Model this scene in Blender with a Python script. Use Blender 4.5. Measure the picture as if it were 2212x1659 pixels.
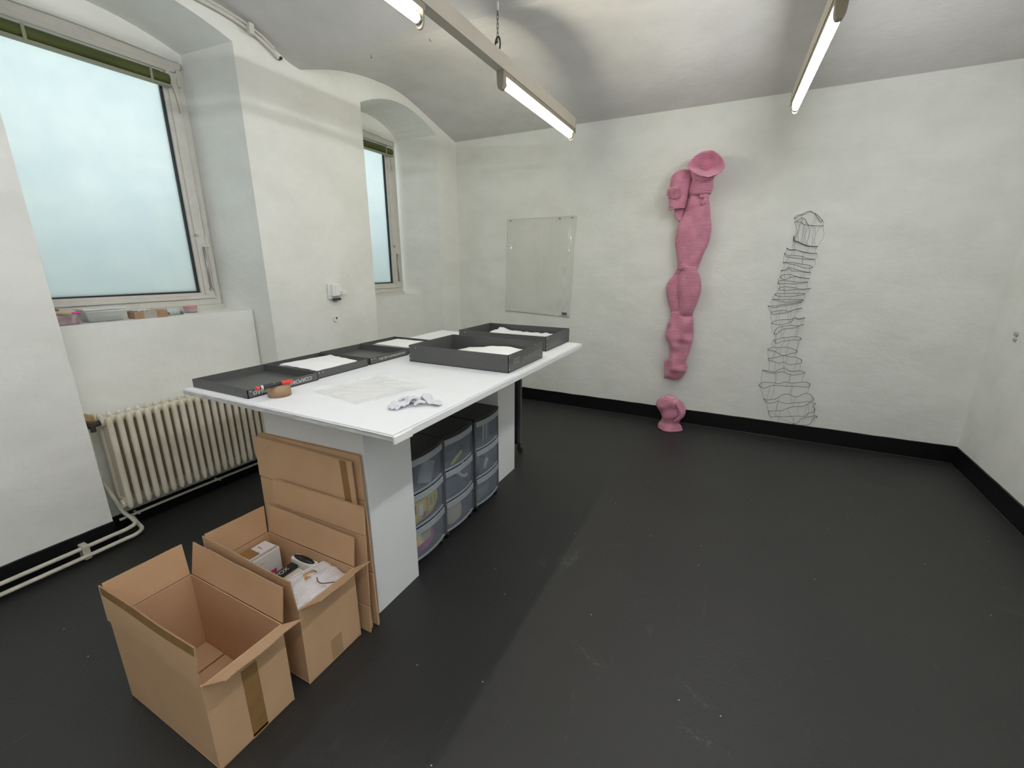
import bpy, bmesh, math, random
from mathutils import Vector, Matrix, noise
random.seed(7)
S = bpy.context.scene
for o in list(bpy.data.objects): bpy.data.objects.remove(o)
COL = S.collection

# ------------------------------------------------------------------ camera, world, exposure
YAW, PITCH, ROLL, FPX, CH = -0.46946, -0.26743, 0.00166, 933.0, 1.62
def cam_basis():
    f = Vector((math.sin(YAW)*math.cos(PITCH), math.cos(YAW)*math.cos(PITCH), math.sin(PITCH)))
    r = Vector((math.cos(YAW), -math.sin(YAW), 0)); u = r.cross(f)
    c, s = math.cos(ROLL), math.sin(ROLL)
    return r*c+u*s, u*c-r*s, f
CR, CU, CF = cam_basis()
cd = bpy.data.cameras.new('camera'); cam = bpy.data.objects.new('camera', cd); COL.objects.link(cam)
cd.sensor_width = 36; cd.lens = FPX/2212*36; cd.clip_start = .02
cam.matrix_world = Matrix(((CR.x, CU.x, -CF.x, 0), (CR.y, CU.y, -CF.y, 0), (CR.z, CU.z, -CF.z, CH), (0, 0, 0, 1)))
S.camera = cam
W = bpy.data.worlds.new('world'); S.world = W; W.use_nodes = True
bg = W.node_tree.nodes['Background']; bg.inputs[0].default_value = (.87, .98, 1, 1); bg.inputs[1].default_value = 2.25
S.view_settings.view_transform = 'Standard'; S.view_settings.look = 'None'
S.view_settings.exposure = -0.19; S.view_settings.gamma = 1; S.view_settings.use_curve_mapping = False
S.cycles.use_denoising = True
S.cycles.max_bounces = 12; S.cycles.diffuse_bounces = 8; S.cycles.transparent_max_bounces = 24
TUBE = 62.0            # radiance of the fluorescent tubes

def ray(px, py): return CF*FPX + CR*(px-1106) - CU*(py-829.5)
def on_x(px, py, v): d = ray(px, py); return Vector((0, 0, CH)) + d*(v/d.x)
def on_y(px, py, v): d = ray(px, py); return Vector((0, 0, CH)) + d*(v/d.y)
def on_z(px, py, v): d = ray(px, py); return Vector((0, 0, CH)) + d*((v-CH)/d.z)

# ------------------------------------------------------------------ materials
def mat(name, col, rough=.6, metal=0, noise_amt=0, noise_scale=5, bump=0, bump_scale=60, spec=.5, col2=None,
        emit=None, trans=None, coat=0, alpha=1, stretch=None, detail=4):
    m = bpy.data.materials.new(name); m.use_nodes = True
    nt = m.node_tree; N = nt.nodes; L = nt.links; b = N['Principled BSDF']
    b.inputs['Base Color'].default_value = (*col, 1); b.inputs['Roughness'].default_value = rough
    b.inputs['Metallic'].default_value = metal; b.inputs['Specular IOR Level'].default_value = spec
    b.inputs['Alpha'].default_value = alpha
    if coat: b.inputs['Coat Weight'].default_value = coat
    tc = N.new('ShaderNodeTexCoord'); mp = N.new('ShaderNodeMapping')
    L.new(tc.outputs['Object'], mp.inputs[0])
    if stretch: mp.inputs['Scale'].default_value = stretch
    if noise_amt or col2:
        n = N.new('ShaderNodeTexNoise'); n.inputs['Scale'].default_value = noise_scale; n.inputs['Detail'].default_value = detail
        L.new(mp.outputs[0], n.inputs[0])
        r = N.new('ShaderNodeValToRGB'); r.color_ramp.elements[0].position = .3; r.color_ramp.elements[1].position = .7
        c2 = col2 or tuple(c*(1-noise_amt) for c in col)
        r.color_ramp.elements[0].color = (*c2, 1); r.color_ramp.elements[1].color = (*col, 1)
        L.new(n.outputs[0], r.inputs[0]); L.new(r.outputs[0], b.inputs['Base Color'])
    if bump:
        n2 = N.new('ShaderNodeTexNoise'); n2.inputs['Scale'].default_value = bump_scale; n2.inputs['Detail'].default_value = 5
        L.new(mp.outputs[0], n2.inputs[0])
        bp = N.new('ShaderNodeBump'); bp.inputs['Strength'].default_value = bump; bp.inputs['Distance'].default_value = .01
        L.new(n2.outputs[0], bp.inputs['Height']); L.new(bp.outputs[0], b.inputs['Normal'])
    return m
def emission(name, col, st):
    m = bpy.data.materials.new(name); m.use_nodes = True; nt = m.node_tree
    nt.nodes.remove(nt.nodes['Principled BSDF']); e = nt.nodes.new('ShaderNodeEmission')
    e.inputs[0].default_value = (*col, 1); e.inputs[1].default_value = st
    nt.links.new(e.outputs[0], nt.nodes['Material Output'].inputs[0]); return m
def film(name, col, opac, rough=.1, white=0.0, gloss=.25, edge=.8):
    """thin clear plastic: transparent + a glossy coat + a little milky diffuse"""
    m = bpy.data.materials.new(name); m.use_nodes = True; nt = m.node_tree; N = nt.nodes; L = nt.links
    N.remove(N['Principled BSDF'])
    t = N.new('ShaderNodeBsdfTransparent'); t.inputs[0].default_value = (*col, 1)
    d = N.new('ShaderNodeBsdfDiffuse'); d.inputs[0].default_value = (*([white]*3 if not isinstance(white, tuple) else white), 1)
    g = N.new('ShaderNodeBsdfGlossy'); g.inputs['Roughness'].default_value = rough
    m1 = N.new('ShaderNodeMixShader'); m1.inputs[0].default_value = opac
    L.new(t.outputs[0], m1.inputs[1]); L.new(d.outputs[0], m1.inputs[2])
    lw = N.new('ShaderNodeLayerWeight'); lw.inputs[0].default_value = .5
    pw = N.new('ShaderNodeMath'); pw.operation = 'POWER'; pw.inputs[1].default_value = 4; L.new(lw.outputs['Facing'], pw.inputs[0])
    ma = N.new('ShaderNodeMath'); ma.operation = 'MULTIPLY_ADD'; ma.inputs[1].default_value = edge; ma.inputs[2].default_value = gloss*.2; L.new(pw.outputs[0], ma.inputs[0])
    m2 = N.new('ShaderNodeMixShader'); L.new(ma.outputs[0], m2.inputs[0])
    L.new(m1.outputs[0], m2.inputs[1]); L.new(g.outputs[0], m2.inputs[2])
    L.new(m2.outputs[0], N['Material Output'].inputs[0]); return m

def plaster(name, col, col2, col3=None):
    m = mat(name, col, rough=.85, bump=.0, spec=.25); nt = m.node_tree; N = nt.nodes; L = nt.links; b = N['Principled BSDF']
    tc = N.new('ShaderNodeTexCoord')
    mp = N.new('ShaderNodeMapping'); L.new(tc.outputs['Object'], mp.inputs[0]); mp.inputs['Scale'].default_value = (1, 1, 1.5)
    n = N.new('ShaderNodeTexNoise'); n.inputs['Scale'].default_value = 2.3; n.inputs['Detail'].default_value = 7; n.inputs['Roughness'].default_value = .62
    L.new(mp.outputs[0], n.inputs[0])
    r = N.new('ShaderNodeValToRGB'); r.color_ramp.elements[0].position = .36; r.color_ramp.elements[1].position = .60
    r.color_ramp.elements[0].color = (*col2, 1); r.color_ramp.elements[1].color = (*col, 1)
    L.new(n.outputs[0], r.inputs[0]); L.new(r.outputs[0], b.inputs['Base Color'])
    n1 = N.new('ShaderNodeTexNoise'); n1.inputs['Scale'].default_value = 6; n1.inputs['Detail'].default_value = 6; L.new(mp.outputs[0], n1.inputs[0])
    n2 = N.new('ShaderNodeTexNoise'); n2.inputs['Scale'].default_value = 45; n2.inputs['Detail'].default_value = 4; L.new(tc.outputs['Object'], n2.inputs[0])
    b1 = N.new('ShaderNodeBump'); b1.inputs['Strength'].default_value = .35; b1.inputs['Distance'].default_value = .02; L.new(n1.outputs[0], b1.inputs['Height'])
    b2 = N.new('ShaderNodeBump'); b2.inputs['Strength'].default_value = .18; b2.inputs['Distance'].default_value = .006; L.new(n2.outputs[0], b2.inputs['Height'])
    L.new(b1.outputs[0], b2.inputs['Normal']); L.new(b2.outputs[0], b.inputs['Normal'])
    return m
M = {}
M['wall'] = plaster('white_wall_paint', (.80, .81, .775), (.74, .75, .71))
M['ceil'] = plaster('ceiling_paint', (.66, .65, .635), (.60, .59, .575))
M['black_paint'] = mat('black_gloss_paint', (.004, .004, .005), rough=.45, bump=.3, bump_scale=30, spec=.3)
M['frame'] = mat('old_white_frame_paint', (.62, .60, .55), rough=.5, noise_amt=.08, noise_scale=14, bump=.25, bump_scale=40)
M['gasket'] = mat('black_gasket', (.015, .017, .022), rough=.5)
M['blind'] = mat('green_blind', (.085, .105, .022), rough=.7, col2=(.05, .068, .014), noise_scale=9, stretch=(1, .3, 1))
M['strap'] = mat('faded_strap', (.30, .30, .22), rough=.8)
M['metal'] = mat('steel', (.45, .43, .40), rough=.35, metal=.9)
M['bead'] = mat('worn_floor_bead', (.07, .07, .07), rough=.5, col2=(.02, .02, .02), noise_scale=12)
M['dmetal'] = mat('dark_iron', (.08, .08, .075), rough=.5, metal=.5, noise_amt=.4, noise_scale=60)
M['radiator'] = mat('radiator_cream_enamel', (.70, .66, .55), rough=.35, col2=(.60, .54, .42), noise_scale=7, bump=.2, bump_scale=25)
M['brass'] = mat('old_brass', (.50, .36, .17), rough=.5, metal=.3, noise_amt=.4, noise_scale=40)
M['pipe'] = mat('pipe_cream_paint', (.66, .63, .54), rough=.4, noise_amt=.25, noise_scale=20, bump=.3, bump_scale=40)
M['white_board'] = mat('white_board', (.82, .835, .85), rough=.55, noise_amt=.03, noise_scale=10, bump=.08, bump_scale=120)
M['plinth'] = mat('white_plinth_paint', (.83, .845, .87), rough=.6, bump=.12, bump_scale=90)
M['board_edge'] = mat('grey_white_board_edge', (.68, .69, .69), rough=.6, noise_amt=.35, noise_scale=16, stretch=(1, 1, 6))
M['tray'] = mat('charcoal_archival_card', (.092, .093, .091), rough=.42, noise_amt=.12, noise_scale=60)
M['chalk'] = mat('white_pencil', (.62, .63, .63), rough=.8)
M['chalk_dim'] = mat('faint_white_pencil', (.27, .27, .27), rough=.8)
M['rivet'] = mat('pale_rivet', (.75, .76, .78), rough=.3, metal=.3)
M['paper'] = mat('white_tissue_paper', (.86, .86, .85), rough=.8, noise_amt=.05, noise_scale=12, bump=.3, bump_scale=18)
M['cotton'] = mat('white_cotton', (.74, .74, .78), rough=.95, bump=.5, bump_scale=260, noise_amt=.06)
M['card'] = mat('brown_cardboard', (.585, .385, .232), rough=.8, col2=(.545, .355, .212), noise_scale=6, bump=.08, bump_scale=200, spec=.2)
M['card_edge'] = mat('cardboard_cut_edge', (.48, .33, .19), rough=.9, noise_amt=.45, noise_scale=220, spec=.1)
M['tape'] = mat('brown_parcel_tape', (.32, .185, .07), rough=.25, noise_amt=.15, noise_scale=20)
M['tape_faint'] = mat('old_parcel_tape', (.43, .275, .15), rough=.45)
M['tape_roll'] = mat('brown_tape_roll', (.36, .225, .14), rough=.35, col2=(.30, .19, .10), noise_scale=12)
M['red'] = mat('red_marker_plastic', (.70, .045, .035), rough=.35)
M['black_plastic'] = mat('black_plastic', (.012, .013, .016), rough=.3)
M['dark_top'] = mat('dark_brown_plastic_lid', (.022, .020, .016), rough=.5)
M['drawer_frame'] = mat('dark_grey_plastic', (.10, .105, .115), rough=.45)
M['lip'] = film('frosted_plastic_lip', (.85, .9, .95), .55, .3, (.52, .56, .60), .25, .4)
M['drawer'] = film('smoky_clear_plastic', (.88, .91, .95), .16, .22, (.62, .67, .75), .2, .35)
M['yellow'] = mat('yellow_packet', (.80, .62, .07), rough=.5)
M['pink_box'] = mat('magenta_cloth', (.72, .07, .32), rough=.9, noise_amt=.3, noise_scale=60)
M['tan'] = mat('tan_card', (.55, .43, .27), rough=.8)
M['cream'] = mat('cream_card', (.70, .68, .55), rough=.7)
M['white_p'] = mat('white_plastic', (.80, .80, .79), rough=.4)
M['blue_dark'] = mat('dark_blue_cloth', (.03, .045, .09), rough=.9, noise_amt=.3, noise_scale=30)
M['trunk'] = mat('cream_lamp_housing', (.47, .43, .36), rough=.45, noise_amt=.08)
M['holder'] = mat('lampholder_plastic', (.26, .23, .17), rough=.5)
M['tube_warm'] = emission('warm_tube', (1, .95, .76), TUBE*.85)
M['tube_cool'] = emission('cool_tube', (.96, .955, 1.0), TUBE*.72)
M['tube_white'] = emission('white_tube', (.97, .985, .99), TUBE*1.25)
M['brown_tag'] = mat('brown_paper_tag', (.50, .25, .10), rough=.8)
M['bead0'] = mat('brown_beads', (.22, .12, .07), rough=.4)
M['wire'] = mat('dark_wire', (.06, .06, .062), rough=.6, metal=.2)
M['thread'] = mat('grey_thread', (.26, .26, .26), rough=.9)
M['clear'] = film('clear_vinyl', (.965, .97, .955), .03, .07, .8, .45)
M['crumple'] = film('crumpled_polythene', (.985, .985, .98), .30, .12, (.97, .967, .95), .22, .12)
M['bubble'] = film('bubble_wrap', (.93, .93, .95), .60, .16, (.93, .92, .94), .5, .4)
M['tub'] = film('clear_tub_plastic', (.9, .92, .91), .34, .2, (.78, .82, .80), .3, .5)
M['lid'] = film('milky_lid_plastic', (.9, .92, .91), .65, .25, (.86, .88, .87), .3, .4)
M['zip_bag'] = film('zip_bag_plastic', (.9, .8, .85), .25, .25, (.62, .50, .53), .35)
M['magenta'] = mat('magenta_zip', (.72, .05, .32), rough=.5)
M['grey_stuff'] = mat('grey_filling', (.13, .145, .14), rough=.9, noise_amt=.4, noise_scale=40)
M['purple_stuff'] = mat('mauve_filling', (.24, .14, .17), rough=.9, noise_amt=.4, noise_scale=50)
M['pinkred'] = mat('salmon_lid', (.65, .25, .24), rough=.6)
M['stone'] = mat('grey_render', (.55, .57, .56), rough=.9)
M['stain'] = mat('grey_filler_patch', (.42, .41, .40), rough=.9)
def floor_mat():
    m = mat('black_floor_paint', (.02, .02, .021), rough=.5, spec=.5); nt = m.node_tree; N = nt.nodes; L = nt.links; b = N['Principled BSDF']
    tc = N.new('ShaderNodeTexCoord')
    n = N.new('ShaderNodeTexNoise'); n.inputs['Scale'].default_value = 1.4; n.inputs['Detail'].default_value = 8; L.new(tc.outputs['Object'], n.inputs[0])
    r = N.new('ShaderNodeValToRGB'); r.color_ramp.elements[0].position = .35; r.color_ramp.elements[1].position = .75
    r.color_ramp.elements[0].color = (.0215, .0215, .0215, 1); r.color_ramp.elements[1].color = (.0300, .0298, .0288, 1)
    L.new(n.outputs[0], r.inputs[0])
    # paint specks: tiny dots of a voronoi, thinned out by a coarse noise
    v = N.new('ShaderNodeTexVoronoi'); v.voronoi_dimensions = '2D'; v.inputs['Scale'].default_value = 7; L.new(tc.outputs['Object'], v.inputs[0])
    lt = N.new('ShaderNodeMath'); lt.operation = 'LESS_THAN'; lt.inputs[1].default_value = .020; L.new(v.outputs['Distance'], lt.inputs[0])
    gt = N.new('ShaderNodeMath'); gt.operation = 'GREATER_THAN'; gt.inputs[1].default_value = .93
    sep = N.new('ShaderNodeSeparateColor'); L.new(v.outputs['Color'], sep.inputs[0]); L.new(sep.outputs[0], gt.inputs[0])
    mu = N.new('ShaderNodeMath'); mu.operation = 'MULTIPLY'; L.new(lt.outputs[0], mu.inputs[0]); L.new(gt.outputs[0], mu.inputs[1])
    mx = N.new('ShaderNodeMix'); mx.data_type = 'RGBA'; L.new(mu.outputs[0], mx.inputs[0]); L.new(r.outputs[0], mx.inputs[6]); mx.inputs[7].default_value = (.42, .43, .43, 1)
    # faint scuffs
    mp = N.new('ShaderNodeMapping'); mp.inputs['Scale'].default_value = (9, 1.6, 1); mp.inputs['Rotation'].default_value = (0, 0, .6); L.new(tc.outputs['Object'], mp.inputs[0])
    n3 = N.new('ShaderNodeTexNoise'); n3.inputs['Scale'].default_value = 3.0; n3.inputs['Detail'].default_value = 10; n3.inputs['Roughness'].default_value = .75; L.new(mp.outputs[0], n3.inputs[0])
    r3 = N.new('ShaderNodeValToRGB'); r3.color_ramp.elements[0].position = .61; r3.color_ramp.elements[1].position = .80
    r3.color_ramp.elements[0].color = (0, 0, 0, 1); r3.color_ramp.elements[1].color = (.07, .071, .073, 1); L.new(n3.outputs[0], r3.inputs[0])
    ad = N.new('ShaderNodeMix'); ad.data_type = 'RGBA'; ad.blend_type = 'ADD'; ad.inputs[0].default_value = 1
    L.new(mx.outputs[2], ad.inputs[6]); L.new(r3.outputs[0], ad.inputs[7]); L.new(ad.outputs[2], b.inputs['Base Color'])
    prev = ad.outputs[2]
    for (cx, cy, rx, ry, ang) in [(*on_z(1244, 1200, 0)[:2], .035, .26, -.25), (*on_z(1222, 1212, 0)[:2], .07, .12, -.1), (*on_z(1330, 1178, 0)[:2], .10, .02, .5), (*on_z(1270, 1415, 0)[:2], .12, .04, -.4), (*on_z(1500, 1500, 0)[:2], .11, .035, -.5), (*on_z(2190, 1322, 0)[:2], .05, .03, .2), (*on_z(1170, 1215, 0)[:2], .05, .06, 0), (*on_z(1505, 1590, 0)[:2], .09, .05, 0)]:
        mq = N.new('ShaderNodeMapping'); mq.vector_type = 'TEXTURE'; mq.inputs['Location'].default_value = (cx, cy, 0); mq.inputs['Rotation'].default_value = (0, 0, ang); mq.inputs['Scale'].default_value = (rx, ry, 1)
        L.new(tc.outputs['Object'], mq.inputs[0])
        le = N.new('ShaderNodeVectorMath'); le.operation = 'LENGTH'; L.new(mq.outputs[0], le.inputs[0])
        mr = N.new('ShaderNodeMapRange'); mr.inputs[1].default_value = 1; mr.inputs[2].default_value = 0; mr.inputs[3].default_value = 0; mr.inputs[4].default_value = 1; L.new(le.outputs['Value'], mr.inputs[0])
        nq = N.new('ShaderNodeTexNoise'); nq.inputs['Scale'].default_value = 3.2; nq.inputs['Detail'].default_value = 8; nq.inputs['Roughness'].default_value = .8; L.new(mq.outputs[0], nq.inputs[0])
        rq = N.new('ShaderNodeMapRange'); rq.inputs[1].default_value = .50; rq.inputs[2].default_value = .75; L.new(nq.outputs[0], rq.inputs[0])
        mm = N.new('ShaderNodeMath'); mm.operation = 'MULTIPLY'; L.new(mr.outputs[0], mm.inputs[0]); L.new(rq.outputs[0], mm.inputs[1])
        a2 = N.new('ShaderNodeMix'); a2.data_type = 'RGBA'; a2.clamp_factor = True; L.new(mm.outputs[0], a2.inputs[0]); L.new(prev, a2.inputs[6]); a2.inputs[7].default_value = (.16, .165, .165, 1); prev = a2.outputs[2]
    L.new(prev, b.inputs['Base Color'])
    n2 = N.new('ShaderNodeTexNoise'); n2.inputs['Scale'].default_value = 55; n2.inputs['Detail'].default_value = 5; L.new(tc.outputs['Object'], n2.inputs[0])
    bp = N.new('ShaderNodeBump'); bp.inputs['Strength'].default_value = .35; bp.inputs['Distance'].default_value = .006
    L.new(n2.outputs[0], bp.inputs['Height']); L.new(bp.outputs[0], b.inputs['Normal'])
    rr = N.new('ShaderNodeMapRange'); rr.inputs[3].default_value = .42; rr.inputs[4].default_value = .62; L.new(n.outputs[0], rr.inputs[0]); L.new(rr.outputs[0], b.inputs['Roughness'])
    return m
M['floor'] = floor_mat()
def glass_mat():
    m = bpy.data.materials.new('frosted_pane'); m.use_nodes = True; nt = m.node_tree; N = nt.nodes; L = nt.links
    N.remove(N['Principled BSDF'])
    tc = N.new('ShaderNodeTexCoord'); n = N.new('ShaderNodeTexNoise'); n.inputs['Scale'].default_value = 3.2; n.inputs['Detail'].default_value = 9; n.inputs['Roughness'].default_value = .6
    L.new(tc.outputs['Object'], n.inputs[0])
    r = N.new('ShaderNodeValToRGB'); r.color_ramp.elements[0].position = .32; r.color_ramp.elements[1].position = .66
    r.color_ramp.elements[0].color = (.78, .83, .84, 1); r.color_ramp.elements[1].color = (.86, .89, .87, 1); L.new(n.outputs[0], r.inputs[0])
    t = N.new('ShaderNodeBsdfTranslucent'); L.new(r.outputs[0], t.inputs[0])
    d = N.new('ShaderNodeBsdfDiffuse'); d.inputs[0].default_value = (.5, .55, .55, 1)
    mx = N.new('ShaderNodeMixShader'); mx.inputs[0].default_value = .15; L.new(t.outputs[0], mx.inputs[1]); L.new(d.outputs[0], mx.inputs[2])
    g = N.new('ShaderNodeBsdfGlossy'); g.inputs['Roughness'].default_value = .12
    m2 = N.new('ShaderNodeMixShader'); m2.inputs[0].default_value = .005; L.new(mx.outputs[0], m2.inputs[1]); L.new(g.outputs[0], m2.inputs[2])
    L.new(m2.outputs[0], N['Material Output'].inputs[0]); return m
M['pane'] = glass_mat()
def knit_mat():
    m = mat('pink_knit_wool', (.78, .34, .47), rough=.95, spec=.1); nt = m.node_tree; N = nt.nodes; L = nt.links; b = N['Principled BSDF']
    tc = N.new('ShaderNodeTexCoord')
    w = N.new('ShaderNodeTexWave'); w.bands_direction = 'Z'; w.inputs['Scale'].default_value = 30; w.inputs['Distortion'].default_value = 1.2; w.inputs['Detail'].default_value = 2
    w.inputs['Detail Scale'].default_value = 1.2
    L.new(tc.outputs['Object'], w.inputs[0])
    n = N.new('ShaderNodeTexNoise'); n.inputs['Scale'].default_value = 14; n.inputs['Detail'].default_value = 6; L.new(tc.outputs['Object'], n.inputs[0])
    r = N.new('ShaderNodeValToRGB'); r.color_ramp.elements[0].position = .3; r.color_ramp.elements[1].position = .7
    r.color_ramp.elements[0].color = (.76, .30, .43, 1); r.color_ramp.elements[1].color = (.90, .38, .53, 1); L.new(n.outputs[0], r.inputs[0])
    mx = N.new('ShaderNodeMix'); mx.data_type = 'RGBA'; mx.blend_type = 'MULTIPLY'; mx.inputs[0].default_value = .42
    L.new(r.outputs[0], mx.inputs[6]); L.new(w.outputs['Color'], mx.inputs[7]); L.new(mx.outputs[2], b.inputs['Base Color'])
    bp = N.new('ShaderNodeBump'); bp.inputs['Strength'].default_value = .6; bp.inputs['Distance'].default_value = .006
    L.new(w.outputs['Fac'], bp.inputs['Height']); L.new(bp.outputs[0], b.inputs['Normal'])
    b.inputs['Sheen Weight'].default_value = .3
    return m
M['knit'] = knit_mat()

# ------------------------------------------------------------------ mesh helpers
class MB:
    def __init__(s): s.v = []; s.f = []; s.smooth = []; s.mi = []
    def add(s, vs, fs, smooth=False, mi=0):
        k = len(s.v); s.v += [Vector(p) for p in vs]; s.f += [tuple(i+k for i in f) for f in fs]
        s.smooth += [smooth]*len(fs); s.mi += [mi]*len(fs); return s
    def box(s, x0, x1, y0, y1, z0, z1, mi=0):
        vs = [(x, y, z) for z in (z0, z1) for y in (y0, y1) for x in (x0, x1)]
        return s.add(vs, [(0, 2, 3, 1), (4, 5, 7, 6), (0, 1, 5, 4), (2, 6, 7, 3), (0, 4, 6, 2), (1, 3, 7, 5)], mi=mi)
    def slab(s, q, t, mi=0):
        """q: four corners, t: thickness vector"""
        q = [Vector(p) for p in q]; t = Vector(t); vs = q+[p+t for p in q]
        return s.add(vs, [(0, 1, 2, 3), (7, 6, 5, 4), (0, 4, 5, 1), (1, 5, 6, 2), (2, 6, 7, 3), (3, 7, 4, 0)], mi=mi)
    def loft(s, rings, cap0=True, cap1=True, smooth=True, closed=True, mi=0):
        n = len(rings[0]); vs = [p for r in rings for p in r]; fs = []
        for i in range(len(rings)-1):
            for j in range(n if closed else n-1):
                k = (j+1) % n; fs.append((i*n+j, i*n+k, (i+1)*n+k, (i+1)*n+j))
        s.add(vs, fs, smooth, mi)
        if closed and cap0: s.add(rings[0], [tuple(range(n))[::-1]], smooth, mi)
        if closed and cap1: s.add(rings[-1], [tuple(range(n))], smooth, mi)
        return s
    def tube(s, pts, r, n=8, closed=False, mi=0, caps=True):
        pts = [Vector(p) for p in pts]; m = len(pts); rr = r if isinstance(r, (list, tuple)) else [r]*m
        rings = []; up = None
        for i, p in enumerate(pts):
            if closed: d = pts[(i+1) % m]-pts[i-1]
            else: d = pts[min(i+1, m-1)]-pts[max(i-1, 0)]
            if d.length < 1e-9: d = Vector((0, 0, 1))
            d.normalize()
            if up is None: up = d.cross(Vector((0, 0, 1)) if abs(d.z) < .9 else Vector((1, 0, 0))).normalized()
            else:
                up = (up-d*up.dot(d)); up = up.normalized() if up.length > 1e-6 else d.orthogonal().normalized()
            w = d.cross(up)
            rings.append([p+(up*math.cos(a)+w*math.sin(a))*rr[i] for a in [2*math.pi*j/n for j in range(n)]])
        if closed: rings.append(rings[0])
        return s.loft(rings, caps and not closed, caps and not closed, True, mi=mi)
    def cyl(s, c, axis, r, h, n=20, mi=0, r2=None):
        a = Vector(axis).normalized(); c = Vector(c)
        return s.tubecap([c, c+a*h], [r, r if r2 is None else r2], n, mi)
    def tubecap(s, pts, rr, n, mi=0):
        p0, p1 = pts; d = (p1-p0).normalized(); u = d.orthogonal().normalized(); w = d.cross(u)
        R = [[p+(u*math.cos(2*math.pi*j/n)+w*math.sin(2*math.pi*j/n))*r for j in range(n)] for p, r in zip(pts, rr)]
        s.loft(R, False, False, True, mi=mi); s.add(R[0], [tuple(range(n))[::-1]], False, mi); s.add(R[1], [tuple(range(n))], False, mi); return s
    def grid(s, fn, nu, nv, smooth=True, mi=0):
        vs = [fn(i/nu, j/nv) for j in range(nv+1) for i in range(nu+1)]; w = nu+1
        fs = [(j*w+i, j*w+i+1, (j+1)*w+i+1, (j+1)*w+i) for j in range(nv) for i in range(nu)]
        return s.add(vs, fs, smooth, mi)
def smooth_path(pts, k=6, closed=False):
    pts = [Vector(p) for p in pts]; n = len(pts); out = []
    for i in range(n if closed else n-1):
        if closed: p0, p1, p2, p3 = pts[i-1], pts[i], pts[(i+1) % n], pts[(i+2) % n]
        else: p0, p1, p2, p3 = pts[max(i-1, 0)], pts[i], pts[i+1], pts[min(i+2, n-1)]
        for j in range(k):
            t = j/k; out.append(.5*((2*p1)+(p2-p0)*t+(2*p0-5*p1+4*p2-p3)*t*t+(3*p1-p0-3*p2+p3)*t**3))
    if not closed: out.append(pts[-1])
    return out
ROOTOF = {}
def link(name, mb, m, parent=None, loc=None, bevel=0, solid=0, sub=0, recalc=True):
    mesh = bpy.data.meshes.new(name)
    base = Vector((0, 0, 0))
    if parent is not None: base = ROOTOF[parent.name]
    else:
        if loc is None:
            xs = [v.x for v in mb.v]; ys = [v.y for v in mb.v]; zs = [v.z for v in mb.v]
            loc = ((min(xs)+max(xs))/2, (min(ys)+max(ys))/2, min(zs))
        base = Vector(loc)
    mesh.from_pydata([v-base for v in mb.v], [], mb.f)
    for p, sm, mi in zip(mesh.polygons, mb.smooth, mb.mi): p.use_smooth = sm; p.material_index = mi
    for mm in (m if isinstance(m, (list, tuple)) else [m]): mesh.materials.append(mm)
    bm = bmesh.new(); bm.from_mesh(mesh); bmesh.ops.remove_doubles(bm, verts=bm.verts, dist=1e-5)
    if recalc: bmesh.ops.recalc_face_normals(bm, faces=bm.faces)
    bm.to_mesh(mesh); bm.free()
    o = bpy.data.objects.new(name, mesh); COL.objects.link(o)
    if parent is not None: o.parent = parent
    else: o.location = base
    ROOTOF[o.name] = base
    if bevel:
        b = o.modifiers.new('bevel', 'BEVEL'); b.width = bevel; b.segments = 2; b.limit_method = 'ANGLE'
    if solid:
        q = o.modifiers.new('solid', 'SOLIDIFY'); q.thickness = solid; q.offset = 0
    if sub:
        q = o.modifiers.new('sub', 'SUBSURF'); q.levels = sub; q.render_levels = sub
    return o
def tag(o, label, cat, group=None):
    o['label'] = label; o['category'] = cat
    if group: o['group'] = group
    return o
def thing(name, loc, label, cat, group=None):
    o = bpy.data.objects.new(name, None); COL.objects.link(o); o.location = loc; o.empty_display_size = .1
    ROOTOF[o.name] = Vector(loc); return tag(o, label, cat, group)
def struct(name, mb, m, **k):
    o = link(name, mb, m, loc=(0, 0, 0), **k); o['kind'] = 'structure'; return o
def nz(p, s=1.0, seed=0): return noise.noise(Vector(p)*s+Vector((seed*7.3, seed*3.1, seed*1.7)))

# ------------------------------------------------------------------ the room
LX, BY, RX, NY = -3.14, 4.715, 1.83, -2.6
WX = -3.62                                     # plane of the window frames
prof = [(2.64, 3.045), (2.78, 3.094), (2.97, 3.154), (3.17, 3.198), (3.38, 3.228), (3.62, 3.241), (3.82, 3.230), (4.02, 3.188), (4.25, 3.129), (4.5, 3.064), (4.715, 3.013)]
bay1 = [(2.64, 3.045), (2.55, 3.06), (2.465, 3.094), (2.38, 3.128), (2.27, 3.162), (2.15, 3.194), (2.0, 3.221), (1.8, 3.238), (1.6, 3.243)]
bay1 = bay1 + [(3.2-y, z) for y, z in bay1[:-1][::-1]]         # mirrored about y = 1.6, ends at y = .56
bay0 = [(y-2.08, z) for y, z in bay1]
bayn = [(y-4.16, z) for y, z in bay1]
c = MB()
for bay in (prof, bay1[::-1], bay0[::-1], bayn[::-1]):
    pv = smooth_path([Vector((0, y, z)) for y, z in bay], 3)
    c.loft([[Vector((x, p.y, p.z)) for p in pv] for x in (LX-.5, RX+.5)], closed=False, smooth=True)
cl = struct('ceiling', c, M['ceil'])
es = cl.modifiers.new('edges', 'EDGE_SPLIT'); es.split_angle = math.radians(12)
f = MB(); f.box(LX-.7, RX+.3, NY-.2, BY+.2, -.1, 0); struct('floor', f, M['floor'])

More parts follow.
